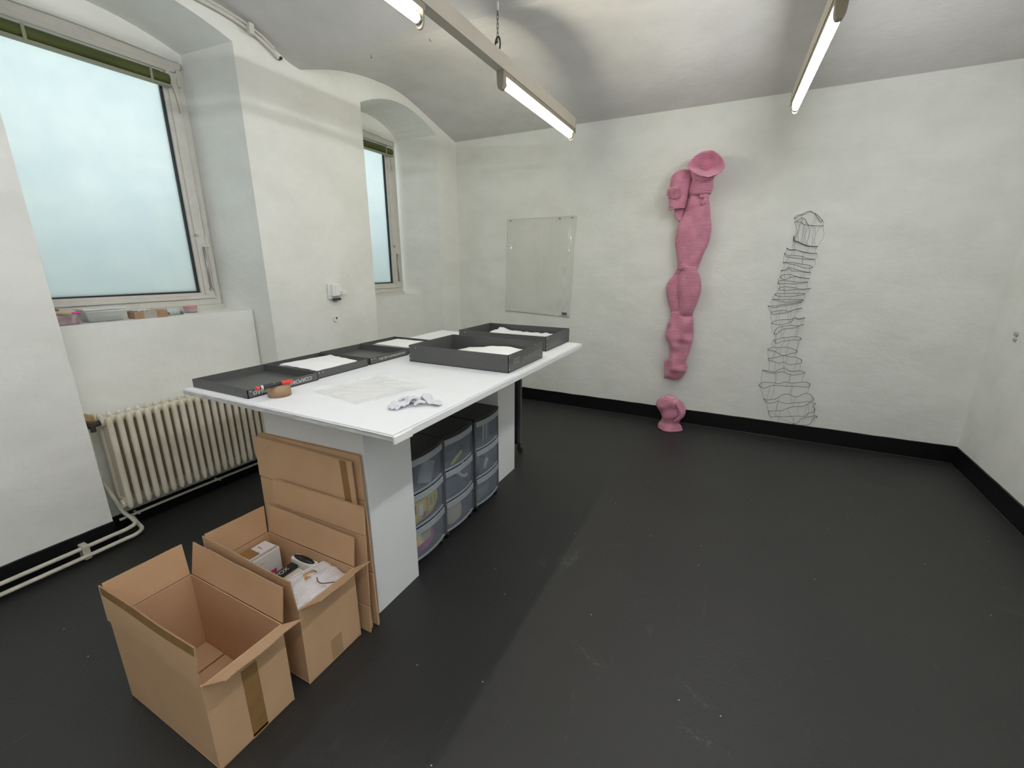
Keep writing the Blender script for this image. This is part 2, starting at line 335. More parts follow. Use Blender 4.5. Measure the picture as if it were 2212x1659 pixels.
# window wall: solid outline with two arched recesses reaching down to the floor
def arch(y0, y1, zs, rise, n=14):
    return [(y0+(y1-y0)*t/n, zs+rise*(1-(2*t/n-1)**2)) for t in range(n+1)]
N1 = (.944, 2.13); N2 = (3.235, 4.345)
def outline(inner):
    d = .10 if inner else 0
    a1 = arch(N1[0]-(0 if not inner else .03), N1[1]-d, 3.035-(.03 if inner else 0), .105)
    a2 = arch(N2[0]+d*1.3, N2[1]-d*1.5, 3.00-(.03 if inner else 0), .145)
    o = [(NY-.2, 0), (a1[0][0], 0)]+a1+[(a1[-1][0], 0), (a2[0][0], 0)]+a2+[(a2[-1][0], 0), (BY+.2, 0), (BY+.2, 3.6), (NY-.2, 3.6)]
    return o
w = MB()
A = [Vector((LX, y, z)) for y, z in outline(False)][1:-3]; B = [Vector((LX-.62, y, z)) for y, z in outline(True)][1:-3]
h = len(A)//2
for P0, P1 in ((A[:h], B[:h]), (A[h:], B[h:])):
    w.loft([P0, P1], closed=False, smooth=False)                       # reveals and arched soffit
    for p, q in zip(P0[1:-2], P0[2:-1]): w.add([(LX, p.y, p.z), (LX, q.y, q.z), (LX, q.y, 3.6), (LX, p.y, 3.6)], [(0, 1, 2, 3)])
for ya, yb in ((NY-.2, N1[0]), (N1[1], N2[0]), (N2[1], BY+.2)): w.add([(LX, ya, 0), (LX, yb, 0), (LX, yb, 3.6), (LX, ya, 3.6)], [(0, 1, 2, 3)])
SILL = 1.29
PX1, PX2 = -3.305, -3.405
# parapets under the windows and the plaster fields above them
w.box(WX-.14, PX1, .90, 2.09, -.02, SILL); w.box(WX-.14, PX2, 3.2, 4.31, -.02, SILL)
w.box(WX-.14, WX+.015, .88, 2.10, 2.955, 3.5); w.box(WX-.14, WX+.015, 3.2, 4.30, 2.94, 3.5)
wl = struct('wall_left', w, M['wall'], recalc=False)
w = MB(); w.box(LX-.5, RX+.5, BY, BY+.2, -.1, 3.6); struct('wall_back', w, M['wall'])
w = MB(); w.slab([(RX, BY+.1, -.1), (RX-.085, 2.0, -.1), (RX-.085, 2.0, 3.6), (RX, BY+.1, 3.6)], (.2, 0, 0))
w.slab([(RX-.085, 2.0, -.1), (RX-.085, NY-.2, -.1), (RX-.085, NY-.2, 3.6), (RX-.085, 2.0, 3.6)], (.2, 0, 0)); struct('wall_right', w, M['wall'])
w = MB(); w.box(LX-.5, RX+.5, NY-.2, NY, -.1, 3.6); struct('wall_near', w, M['wall'])
# black painted skirting
BH = .152
def skirt(name, pts, ln):
    b = MB()
    for (p, q) in zip(pts[:-1], pts[1:]):
        p = Vector((*p, 0)); q = Vector((*q, 0)); t = Vector(ln)
        K = max(2, int((q-p).length/.05)); 
        for i in range(K):
            a = p+(q-p)*(i/K); e = p+(q-p)*((i+1)/K)
            ja = .003*nz((a.x, a.y, 0), 9); je = .003*nz((e.x, e.y, 0), 9)
            b.slab([(a.x, a.y, 0), (e.x, e.y, 0), (e.x, e.y, BH+je), (a.x, a.y, BH+ja)], t)
    o = struct(name, b, M['black_paint']); return o
skirt('baseboard_back', [(LX, BY+.001), (RX, BY+.001)], (0, -.016, 0))
skirt('baseboard_right', [(RX+.001, BY), (RX-.0848, 2.0), (RX-.0848, NY)], (-.016, 0, 0))
skirt('baseboard_left', [(LX-.001, NY), (LX-.001, N1[0])], (.016, 0, 0))
skirt('baseboard_pier', [(LX-.001, N1[1]), (LX-.001, N2[0])], (.016, 0, 0))
b = MB(); b.box(PX1-.001, PX1+.012, .93, 2.08, 0, .10); struct('baseboard_niche', b, M['black_paint'])
# lighter worn bead where the floor meets the skirting
def bead(name, p, q, off):
    m = MB(); p, q, off = Vector((*p, .003)), Vector((*q, .003)), Vector(off); K = 60
    m.tube([p+(q-p)*i/K+off for i in range(K+1)], [.0028+.0016*nz((i*.9, p.x, 0), 1) for i in range(K+1)], 6); return struct(name, m, M['bead'])
bead('trim_1', (LX, BY), (RX, BY), (0, -.018, 0)); bead('trim_2', (RX, BY), (RX-.085, 2.0), (-.018, 0, 0))
# unseen ledge and wall, added outside to darken the panes towards the bottom
b = MB(); b.box(-5.2, WX-.145, -.8, 6, .9, 1.0); b.box(-4.9, -4.45, -.8, 6, .9, 1.85); struct('wall_shade_outside', b, M['stone'])

# windows
def window(name, y0, y1, z0, z1, g0, g1, gz0, gz1):
    o = bpy.data.objects.new(name, None); COL.objects.link(o); o.location = (WX, (y0+y1)/2, z0); o['kind'] = 'structure'; ROOTOF[o.name] = Vector(o.location)
    def rect(a0, a1, b0, b1, c0, c1, d0, d1, x0, x1):
        m = MB(); m.box(x0, x1, a0, a1, c0, d0); m.box(x0, x1, a0, a1, d1, c1); m.box(x0, x1, a0, b0, d0, d1); m.box(x0, x1, b1, a1, d0, d1); return m
    link('outer_frame', rect(y0, y1, y0+.05, y1-.045, z0, z1, z0+.045, z1-.045, WX-.03, WX+.03), M['frame'], o, bevel=.004)
    link('sash', rect(y0+.052, y1-.047, g0-.035, g1+.035, z0+.047, z1-.047, gz0-.03, gz1+.11, WX-.02, WX+.045), M['frame'], o, bevel=.005)
    link('sash_bead', rect(g0-.04, g1+.04, g0-.012, g1+.012, gz0-.034, gz1+.12, gz0-.012, gz1+.10, WX-.015, WX+.03), M['frame'], o, bevel=.004)
    link('gasket', rect(g0-.013, g1+.013, g0, g1, gz0-.013, gz1+.11, gz0, gz1+.095, WX-.02, WX+.012), M['gasket'], o)
    m = MB(); m.box(WX-.014, WX-.006, g0-.005, g1+.005, gz0-.005, gz1+.1); link('pane', m, M['pane'], o)
    m = MB(); m.tube([(WX+.055, g1+.075, gz0+.02), (WX+.055, g1+.072, gz0+.32)], .007, 8); m.cyl((WX+.04, g1+.075, gz0+.015), (1, 0, 0), .011, .025); m.cyl((WX+.04, g1+.04, gz0+.40), (1, 0, 0), .009, .02)
    link('espagnolette_rod', m, M['metal'], o)
    m = MB(); m.box(WX+.03, WX+.05, y1-.05, y1-.03, z0+.42, z0+.50); m.box(WX+.03, WX+.05, y1-.05, y1-.03, z1-.16, z1-.10); link('hinge', m, M['frame'], o, bevel=.004)
    m = MB(); m.box(WX-.03, WX+.035, y0-.02, y1+.02, SILL-.01, z0); link('sill_strip', m, M['frame'], o)
    for nm, bx in (('frame_gap', (WX+.0305, WX+.032, y1-.0475, y1-.0445, z0+.05, z1-.05)), ('frame_gap', (WX+.0305, WX+.032, y0+.05, y1-.0475, z0+.0455, z0+.0485)), ('frame_gap', (WX+.0302, WX+.0312, y0+.05, y1-.0475, z1-.0485, z1-.0455))):
        m = MB(); m.box(*bx); link(nm, m, M['gasket'], o)
    m = MB(); m.tube(smooth_path([(WX+.034, y0, z1+.002), (WX+.034, y0*.5+y1*.5, z1+.018), (WX+.034, y1-.02, z1+.001)], 8), .010, 8); link('plaster_bead', m, M['wall'], o)
    m = MB(); m.tube(smooth_path([(WX+.05, g1+.04, gz1+.06), (WX+.052, g1+.06, gz1+.0), (WX+.05, g1+.075, gz1-.10), (WX+.05, g1+.078, gz1-.14)], 6), .002, 6); link('pull_cord', m, M['strap'], o)
    return o
window('window_1', .90, 2.035, 1.328, 2.955, 1.05, 1.89, 1.432, 2.77)
window('window_2', 3.36, 4.165, 1.32, 2.94, 3.50, 4.00, 1.432, 2.77)
def blind(y0, y1, label):
    t = thing('roller_blind', (WX+.06, (y0+y1)/2, 2.76), label, 'blind', 'rolled-up green blinds at the window heads')
    m = MB(); x = WX+.075; rings = []
    for i in range(25):
        y = y0+(y1-y0)*i/24; rings.append([Vector((x+.030*math.cos(a), y, 2.812+.034*math.sin(a)+.002*nz((y, a, 0), 8))) for a in [2*math.pi*j/14 for j in range(14)]])
    m.loft(rings); link('rolled_cloth', m, M['blind'], t)
    m = MB(); m.box(x-.02, x+.03, y0-.004, y1+.004, 2.766, 2.778); link('bottom_bar', m, M['strap'], t, bevel=.004)
    for yy in (y0+.25*(y1-y0), y1-.11):
        m = MB(); m.box(x+.028, x+.033, yy-.008, yy+.008, 2.757, 2.846); link('tie_strap', m, M['strap'], t, bevel=.002)
    return t
blind(1.0, 1.915, 'rolled green blind across the top of the large near window')
blind(3.44, 4.06, 'dark rolled green blind across the top of the small far window')

# ------------------------------------------------------------------ lamps on hung trunking
TZ = 2.665
def strip(x, y0, y1, tubes, label, dx=0.0):
    t = thing('strip_light', (x, (y0+y1)/2, TZ+.06), label, 'lamp')
    def X(y): return x+dx*(y-3.2)
    def bxy(m, a, b_, w0, z0, z1):
        m.slab([(X(a)-w0, a, z0), (X(b_)-w0, b_, z0), (X(b_)-w0, b_, z1), (X(a)-w0, a, z1)], (2*w0, 0, 0))
    m = MB(); bxy(m, y0, y1, .028, TZ+.07, TZ+.145); link('trunking', m, M['trunk'], t, bevel=.004)
    m = MB(); bxy(m, y0, y1, .0285, TZ+.062, TZ+.072); link('trunking_lip', m, M['trunk'], t)
    for (a, b_, mt) in tubes:
        m = MB(); bxy(m, a-.03, b_+.02, .024, TZ+.035, TZ+.063); link('batten', m, M['holder'], t, bevel=.003)
        for e, s in ((a, -1), (b_, 1)):
            m = MB(); th = .038 if s < 0 else .012
            prof2 = [(-.026, TZ+.072), (.026, TZ+.072), (.023, TZ+.01), (.021, TZ-.015), (.013, TZ-.032), (0, TZ-.036), (-.013, TZ-.032), (-.021, TZ-.015), (-.023, TZ+.01)]
            ya, yb = (e-th, e) if s < 0 else (e, e+th)
            m.loft([[Vector((X(yy)+px, yy, pz)) for px, pz in prof2] for yy in (ya, yb)], smooth=False)
            link('lampholder', m, M['holder'], t, bevel=.003)
        m = MB(); m.tube([(X(a), a, TZ), (X(b_), b_, TZ)], .0185, 14)
        link('fluorescent_tube', m, mt, t)
        for e, s in ((a, 1), (b_, -1)):
            m = MB(); m.tube([(X(e), e, TZ), (X(e+s*.016), e+s*.016, TZ)], .0190, 14); link('tube_cap', m, M['metal'], t)
    m = MB(); bxy(m, y1, y1+.004, .030, TZ+.03, TZ+.146); link('end_plate', m, M['trunk'], t)
    return t
strip(-1.392, -2.3, 3.86, [(-.75, .45, M['tube_cool']), (.62, 1.83, M['tube_cool']), (2.62, 3.82, M['tube_warm'])], 'long ceiling strip light over the work table, hung from a chain')  # first tube is out of view, added to brighten faces turned to the camera
strip(.232, -2.3, 3.93, [(-2.1, -.9, M['tube_white']), (-.8, .4, M['tube_white']), (.50, 1.72, M['tube_white']), (2.60, 3.88, M['tube_white'])], 'ceiling strip light over the open floor, pointing at the back wall', dx=-.03)  # first two tubes are unseen, added as fill light from behind the camera
def chain(x, y, ztop, zbot, label):
    t = thing('hanging_chain', (x, y, zbot), label, 'chain', None)
    m = MB(); m.cyl((x, y, ztop-.045), (0, 0, 1), .009, .06, 10); link('ceiling_plug', m, M['frame'], t)
    m = MB(); z = ztop-.04; i = 0
    pitch = .022
    while z > zbot+.075:
        pts = []
        for k in range(12):
            a = 2*math.pi*k/12; u = .0055*math.cos(a); v = .0135*math.sin(a)
            pts.append((x+(u if i % 2 else 0), y+(0 if i % 2 else u), z-.0115+v))
        m.tube(pts, .0017, 5, closed=True); z -= pitch; i += 1
    link('chain_links', m, M['dmetal'], t)
    m = MB(); pts = [(x-.016*math.cos(a), y+.004*math.sin(a), zbot+.040+.042*math.sin(a)) for a in [math.pi*(k/10)*1.75-.6 for k in range(11)]]
    m.tube(smooth_path(pts, 3), .0048, 8); m.cyl((x-.016, y, zbot+.055), (1, 0, 0), .007, .012, 8); link('snap_hook', m, M['dmetal'], t)
    return t
chain(-1.40, 2.57, 3.06, TZ+.145, 'short dark chain with hook holding the strip light over the table')
chain(.26, .9, 3.19, TZ+.145, 'dark chain holding the strip light over the open floor')
for q, zz in (((928, 86), 3.10), ((801, 122), 3.10)):
    p = on_z(*q, zz); m = MB()
    m.tube([(p.x, p.y, 3.13), (p.x, p.y, 3.095), (p.x+.008, p.y, 3.088), (p.x+.012, p.y, 3.094)], .0018, 6)
    tag(link('ceiling_hook', m, M['dmetal']), 'small bent wire hook in the ceiling, ' + ('nearer the strip light' if q[0] == 928 else 'nearer the window wall'), 'hook', 'bent hooks in the vault edge')
# surface cable duct at the ceiling edge
t = thing('cable_duct', (LX+.02, 1.4, 3.17), 'white cable duct along the top of the window wall', 'cable duct')
pts = [(LX+.03, y, z-.035) for y, z in ((.3, 3.10), (.8, 3.165), (1.3, 3.19), (1.7, 3.205), (2.05, 3.20), (2.27, 3.162), (2.40, 3.105), (2.44, 3.075))]
m = MB(); m.tube(smooth_path(pts, 4), .012, 8); link('duct', m, M['frame'], t)
m = MB(); m.tube(smooth_path([(a+.025, b_, c_+.012) for a, b_, c_ in pts[:-1]], 4), .007, 8); link('cable', m, M['frame'], t)
m = MB(); m.box(LX+.04, LX+.075, 2.215, 2.25, 3.10, 3.165); link('clip', m, M['frame'], t, bevel=.003)
m = MB(); m.cyl((LX+.02, 2.45, 3.045), (1, 0, 0), .010, .03, 10); link('cut_end', m, M['dmetal'], t)

# ------------------------------------------------------------------ radiator and pipes
rt = thing('radiator', (-3.17, 1.55, .18), 'cream cast iron column radiator under the near window', 'radiator')
def section_mesh(y):
    m = MB(); xf, xb = -3.118, -3.235; r = .0165
    for xx, rr in ((xf, r), (xb, r)):
        zz = [(.195, .004), (.200, .011), (.212, .015), (.24, rr), (.73, rr), (.755, rr), (.772, .013), (.781, .006)]
        rings = [[Vector((xx+q*1.05*math.cos(a), y+q*math.sin(a)*.95, z)) for a in [2*math.pi*j/12 for j in range(12)]] for z, q in zz]
        m.loft(rings)
    # top and bottom waterways: a flattened bridge joining front and rear columns, plus hub
    for z0, s in ((.752, 1), (.225, 1)):
        rings = []
        for i in range(9):
            x = xf+(xb-xf)*i/8; sag = .010*math.sin(math.pi*i/8)*(1 if z0 > .5 else -1)
            rings.append([Vector((x, y+.013*math.cos(a), z0-sag+.023*math.sin(a))) for a in [2*math.pi*j/10 for j in range(10)]])
        m.loft(rings)
        m.cyl(((xf+xb)/2, y-.0235, z0-.01), (0, 1, 0), .026, .047, 14)
    m.box(xb, xf, y-.004, y+.004, .24, .74)
    return m
for i in range(22): link('section', section_mesh(1.035+.0468*i), M['radiator'], rt)
m = MB(); m.tube([(-3.176, .955, .742), (-3.176, 1.015, .742)], .017, 12); m.box(-3.19, -3.16, .965, .985, .70, .75); link('valve', m, M['dmetal'], rt)
m = MB(); m.tube([(-3.176, .975, .755), (-3.176, .975, .80)], .020, 12); m.cyl((-3.2, .965, .79), (1, 0, 0), .018, .05, 12); link('valve_head', m, M['brass'], rt)
for yy in (1.35, 1.83):
    m = MB(); m.tube([(-3.30, yy, .17), (-3.17, yy, .165)], .007, 6); m.tube([(-3.17, yy, .165), (-3.17, yy, .195)], .007, 6); link('bracket', m, M['radiator'], rt)
m = MB(); m.tube(smooth_path([(-3.225, 1.0, .10), (-3.235, 1.4, .10), (-3.228, 2.06, .10)], 6), .009, 8)
for yy in (1.1, 1.6, 2.0): m.box(-3.31, -3.22, yy-.006, yy+.006, .088, .094)
tag(link('return_pipe', m, M['pipe']), 'thin cream pipe running just below the radiator', 'pipe')
ga = 'pair of heating pipes low on the near pier'
t = thing('heating_pipe', (-3.08, 0, 0), 'upper cream heating pipe that rises to the radiator valve', 'pipe', ga)
m = MB(); m.tube(smooth_path([(-3.088, -2.5, .088), (-3.088, -1, .088), (-3.088, .5, .088), (-3.088, .9, .09), (-3.088, .985, .092), (-3.11, 1.03, .096), (-3.16, 1.035, .115), (-3.185, 1.015, .16), (-3.185, .995, .24), (-3.19, .978, .32), (-3.20, .962, .40), (-3.20, .958, .6), (-3.19, .962, .72)], 6), .0115, 10)
link('pipe', m, M['pipe'], t)
m = MB(); m.box(-3.13, -3.068, .768, .800, .02, .105); link('pipe_clamp', m, M['pipe'], t, bevel=.004)
t = thing('heating_pipe', (-3.05, 0, 0), 'lower cream heating pipe nearest the floor beside the pier', 'pipe', ga)
m = MB(); m.tube(smooth_path([(-3.072, -2.5, .040), (-3.072, -1, .040), (-3.072, .5, .040), (-3.072, .93, .042), (-3.075, 1.01, .042), (-3.11, 1.055, .045), (-3.17, 1.062, .06), (-3.21, 1.06, .09), (-3.225, 1.06, .10)], 6), .0115, 10)
link('pipe', m, M['pipe'], t)

# ------------------------------------------------------------------ small things on the walls
t = thing('junction_box', (LX, 2.73, 1.33), 'white plastic junction box with cover hanging open on the pier', 'electrical box')
m = MB(); m.box(LX, LX+.02, 2.665, 2.775, 1.335, 1.465); link('back_plate', m, M['white_p'], t, bevel=.006)
m = MB(); m.box(LX+.018, LX+.055, 2.685, 2.77, 1.36, 1.462); link('housing', m, M['white_p'], t, bevel=.006)
m = MB(); m.slab([(LX+.055, 2.70, 1.365), (LX+.055, 2.775, 1.365), (LX+.055, 2.775, 1.43), (LX+.055, 2.70, 1.46)], (.006, .0, 0)); m.box(LX+.05, LX+.085, 2.755, 2.80, 1.375, 1.405); link('cover', m, M['white_p'], t, bevel=.003)
m = MB(); m.box(LX+.015, LX+.05, 2.70, 2.765, 1.325, 1.345); link('terminal', m, M['dmetal'], t)
m = MB(); m.cyl((LX+.0545, 2.725, 1.445), (1, 0, 0), .005, .003, 8); link('screw_hole', m, M['black_plastic'], t)
t = thing('wall_socket', (LX, 2.72, 1.15), 'small round painted cable outlet below the junction box', 'socket')
m = MB(); m.cyl((LX, 2.725, 1.158), (1, 0, 0), .030, .014, 24, r2=.024); link('rosette', m, M['wall'], t)
m = MB(); m.cyl((LX+.012, 2.725, 1.170), (1, 0, 0), .010, .004, 16); link('opening', m, M['grey_stuff'], t)
m = MB(); m.cyl((1.80, 4.335, 1.157), (1, 0, 0), .016, .03, 9); m.cyl((1.80, 4.33, 1.118), (1, 0, 0), .011, .03, 7)
tag(link('filler_patch', m, M['stain']), 'small grey filler spot on the right-hand wall', 'patch')

# clear vinyl sheet on the back wall
t = thing('plastic_sheet', (-2.05, BY-.01, 1.08), 'clear vinyl sheet pinned to the back wall', 'plastic sheet')
def fs(u, v):
    tl, tr, bl, br = Vector((-2.45, 0, 2.133)), Vector((-1.612, 0, 2.135)), Vector((-2.478, 0, 1.092)), Vector((-1.655, 0, 1.055))
    p = (tl*(1-u)+tr*u)*v + (bl*(1-u)+br*u)*(1-v)
    e = max(0, 1-(1-u)/.22); e2 = max(0, 1-u/.10)
    amp = (e*.016+e2*.006)*min(1, (1-v)*4) + .002
    p.y = BY-.007-abs(.4*amp)-amp*nz((p.x*3, 0, p.z), 9, 2)-.024*(.6+.4*math.sin(v*36+3*u))*math.exp(-((u-.92+.12*(1-v)**2+.015*math.sin(v*17))/.026)**2)*min(1, (1-v)*4)-.012*(.6+.4*math.sin(v*30))*math.exp(-((u-.05)/.022)**2)*min(1, (1-v)*4)
    p.y -= (abs(nz((p.x*9, 0, p.z*5), 2, 7))*.020*e**1.5+.006*e2*abs(nz((p.x*6, 0, p.z*6), 2, 8)))*min(1, (1-v)*4)
    p.x += .006*nz((0, v*3, 1), 2)*(e+e2)
    return p
m = MB(); m.grid(fs, 110, 130); link('sheet', m, M['clear'], t, recalc=False)
m = MB(); m.tube([fs(i/20, 0)+Vector((0, -.001, 0)) for i in range(21)], .0022, 5); link('bottom_hem', m, M['grey_stuff'], t)
m = MB(); m.tube([fs(0, i/20)+Vector((0, -.001, 0)) for i in range(21)], .0012, 5); m.tube([fs(1, i/20)+Vector((0, -.001, 0)) for i in range(21)], .0014, 5); m.tube([fs(i/20, 1)+Vector((0, -.001, 0)) for i in range(21)], .0010, 5); link('cut_edge', m, M['stone'], t)
for q in ((1102, 477), (1209, 472), (1236, 470)):
    p = on_y(*q, BY-.02); m = MB(); m.cyl((p.x, BY-.025, p.z), (0, 1, 0), .0045, .024, 8); link('nail', m, M['dmetal'], t)
m = MB(); m.slab([fs(.89, .02)-Vector((0, .005, 0)), fs(.965, .02)-Vector((0, .005, 0)), fs(.965, .045)-Vector((0, .005, 0)), fs(.89, .045)-Vector((0, .005, 0))], (0, -.001, 0)); link('grey_label', m, M['grey_stuff'], t)

# ------------------------------------------------------------------ pink knitted piece
def ring_from_px(xl, xr, py, d, dep, n=28, wr=.05, seed=1):
    """horizontal ring: px extents at a row, distance d of its centre from the back wall, half depth dep"""
    a = on_y(xl, py, BY-d); b_ = on_y(xr, py, BY-d); c_ = (a+b_)/2; hw = abs(b_.x-a.x)/2
    out = []
    for j in range(n):
        th = 2*math.pi*j/n
        p = Vector((c_.x+hw*math.cos(th), BY-d-dep*math.sin(th), c_.z))
        k = wr*nz((p.x*6, p.z*3, th*.3), 2.4, seed)
        p = Vector((c_.x+(p.x-c_.x)*(1+k*.3), BY-d+(p.y-(BY-d))*(1+k*2.2), p.z))
        p.y = min(p.y, BY-.004); out.append(p)
    return out
def rows(R, ox, oy, sc): return [(ox+a/sc, ox+b_/sc, oy+y/sc) for y, a, b_ in R]
def lofted(R, d, dep, seed=1, wr=.25):
    # R: (xl,xr,py); interpolate smoothly
    P = smooth_path([Vector(r) for r in R], 4)
    dist = d if callable(d) else (lambda s_: d)
    rr = []; K = len(P)
    for i, p in enumerate(P):
        s = i/(K-1); e = min(1, s/.05+.35, (1-s)/.05+.35) if not callable(d) else min(1, s/.05+.35, ((1-s)/.22)**.5+.12)
        rr.append(ring_from_px(p.x, p.y, p.z, dist(s), (dep if not callable(dep) else dep(s))*e, seed=seed, wr=wr))
    return rr
kt = thing('knitted_sculpture', (-.45, BY-.12, .48), 'long pink knitted tube sculpture hanging twisted on the back wall', 'sculpture')
main = rows([(560, 540, 745), (600, 530, 738), (700, 488, 746), (800, 462, 756), (900, 420, 762), (1000, 390, 760), (1100, 383, 735), (1200, 395, 690), (1300, 408, 650), (1390, 400, 614)], 1380, 300, 4.88)
mid = rows([(440, 296, 482), (500, 292, 480), (540, 288, 490), (590, 265, 497), (650, 243, 490), (700, 235, 480), (730, 240, 476), (760, 262, 468), (820, 270, 453), (880, 272, 428), (905, 246, 420), (925, 224, 428), (960, 221, 437), (1000, 224, 420), (1040, 226, 392), (1075, 228, 350)], 1380, 560, 4.148)
rl = rows([(60, 390, 520), (100, 380, 522), (150, 362, 550), (230, 340, 557), (300, 345, 553), (400, 355, 520), (480, 352, 488), (510, 345, 482)], 1380, 560, 4.148)
ll = rows([(90, 340, 400), (150, 305, 400), (200, 262, 390), (260, 245, 385), (350, 256, 385), (430, 273, 380), (490, 292, 380)], 1380, 560, 4.148)
m = MB(); m.loft(lofted(main, .085, .065, 3)); link('upper_tube', m, M['knit'], kt)
m = MB(); m.loft(lofted(rl, lambda s_: .10-.045*s_**3, .068, 5)); link('right_lobe', m, M['knit'], kt)
m = MB(); m.loft(lofted(ll, lambda s_: .06-.012*s_**3, .045, 7)); link('left_lobe', m, M['knit'], kt)
def midloft():
    rr = lofted(mid, lambda s_: .085-.06*max(0, 1-s_/.14), .062, 9, wr=.45)
    for r in rr:       # diagonal creases of a twisted sock
        for p in r:
            if p.y < BY-.06:
                g = math.sin((p.z*38+p.x*30)); h = math.sin(p.z*21-p.x*17+1)
                p.y += .017*g*max(0, h)
    return rr
m = MB(); m.loft(midloft()); link('lower_tube', m, M['knit'], kt)
# cuff with a rolled rim opening to the room
def tring(px, py, d, a, b_, tilt, roll=0, n=36, seed=4, wr=.06):
    c_ = on_y(px, py, BY-d); u = Vector((math.cos(roll), 0, math.sin(roll))); v0 = Vector((-math.sin(roll), 0, math.cos(roll)))
    v = v0*math.cos(tilt)+Vector((0, -1, 0))*math.sin(tilt)*-1
    return [c_+u*a*math.cos(t_)*(1+wr*nz((math.cos(t_), math.sin(t_), d*5), 1.5, seed))+v*b_*math.sin(t_)*(1+wr*nz((math.cos(t_), math.sin(t_), d*7), 1.5, seed+1)) for t_ in [2*math.pi*j/n for j in range(n)]]
R = math.radians
ox, oy, sc = 1380, 300, 4.88
def P_(x, y): return (ox+x/sc, oy+y/sc)
cuff = [tring(*P_(640, 600), .10, .082, .05, R(90)), tring(*P_(650, 590), .115, .090, .066, R(88)), tring(*P_(658, 540), .125, .102, .07, R(85)),
        tring(*P_(664, 490), .135, .100, .072, R(75)), tring(*P_(672, 440), .15, .092, .075, R(62)), tring(*P_(682, 390), .17, .092, .085, R(48)),
        tring(*P_(692, 350), .190, .112, .098, R(34), -.03)]
RIM = [(508, 278), (540, 232), (600, 172), (665, 132), (770, 116), (835, 150), (885, 205), (912, 268), (900, 322), (850, 365), (740, 408), (640, 388), (555, 345), (515, 305)]
def rimring(k, d, cx=706, cy=270, dx=0, dy=0, tilt=.05, n=36):
    out = []
    for j in range(n):
        th = 2*math.pi*j/n; dirx, diry = math.cos(th), -math.sin(th); best = 0
        for (x0, y0), (x1, y1) in zip(RIM, RIM[1:]+RIM[:1]):
            ex, ey = x1-x0, y1-y0; den = dirx*ey-diry*ex
            if abs(den) < 1e-9: continue
            r_ = ((x0-cx)*ey-(y0-cy)*ex)/den; q_ = ((x0-cx)*diry-(y0-cy)*dirx)/den
            if r_ > 0 and -1e-6 <= q_ <= 1+1e-6: best = max(best, r_)
        px_, py_ = cx+dx+dirx*best*k, cy+dy+diry*best*k
        out.append(on_y(*P_(px_, py_), BY-d+tilt*math.sin(th)*k))
    return out
cuff += [rimring(.86, .205, dy=6), rimring(.96, .225, dy=2), rimring(1.0, .238), rimring(1.0, .250), rimring(.965, .256), rimring(.90, .250), rimring(.80, .232),
         rimring(.62, .195, dx=2, dy=6), rimring(.46, .165, dx=2, dy=14), rimring(.34, .14, dx=-2, dy=24), rimring(.27, .11, dx=-6, dy=32), rimring(.22, .07, dx=-8, dy=34), rimring(.2, .03, dx=-8, dy=34)]
cu = []
for i in range(len(cuff)-1):
    for k in (0, .5): cu.append([p*(1-k)+q*k for p, q in zip(cuff[i], cuff[i+1])])
cu.append(cuff[-1])
m = MB(); m.loft(cu, False, True); link('flared_cuff', m, M['knit'], kt)
# folded second cuff at the left with its spiral end and the tucked flap below
side = rows([(335, 430, 530), (350, 385, 560), (380, 350, 575), (430, 332, 570), (500, 322, 552), (560, 305, 530), (620, 312, 512), (690, 318, 500), (735, 322, 476)], 1380, 300, 4.88)
m = MB(); m.loft(lofted(side, .11, .075, 12, wr=.2)); link('folded_cuff', m, M['knit'], kt)
m = MB(); c0 = on_y(*P_(372, 568), BY-.185); R0 = []
for k, (rr_, dd) in enumerate(((1.0, .03), (1.02, .012), (.99, -.004), (.90, -.012), (.72, -.008), (.55, -.014), (.38, -.009), (.2, -.015), (.05, -.006))):
    R0.append([c0+Vector((.066*rr_*math.cos(t_), dd+.004*math.sin(t_*2), .056*rr_*math.sin(t_)-.018*rr_*math.cos(t_)*.3)) for t_ in [2*math.pi*j/28 for j in range(28)]])
m.loft(R0); 
sp = [c0+Vector((.062*s*math.cos(s*26), -.0165-.002*(1-s), .052*s*math.sin(s*26))) for s in [.06+.94*i/90 for i in range(91)]]
m.tube(sp, .0042, 6); link('spiral_end', m, M['knit'], kt)
m = MB(); fl = rows([(720, 372, 478), (760, 372, 475), (800, 368, 470), (840, 395, 462), (880, 425, 450)], 1380, 300, 4.88)
m.loft(lofted(fl, .07, .04, 15)); link('tucked_flap', m, M['knit'], kt)
m = MB(); lip = [on_y(*P_(x, y), BY-.165) for x, y in ((322, 735), (335, 745), (370, 728), (420, 722), (475, 722), (478, 712))]
m.tube(smooth_path(lip, 4), .008, 8); link('cuff_hem', m, M['knit'], kt)
m = MB(); kn = [on_y(*P_(x, y), BY-.155) for x, y in ((640, 605), (690, 606), (712, 620), (700, 650), (660, 690))]
m.tube(smooth_path(kn, 4), [.014+.012*math.sin(i/16*3.1) for i in range(17)], 10); link('knot_fold', m, M['knit'], kt)
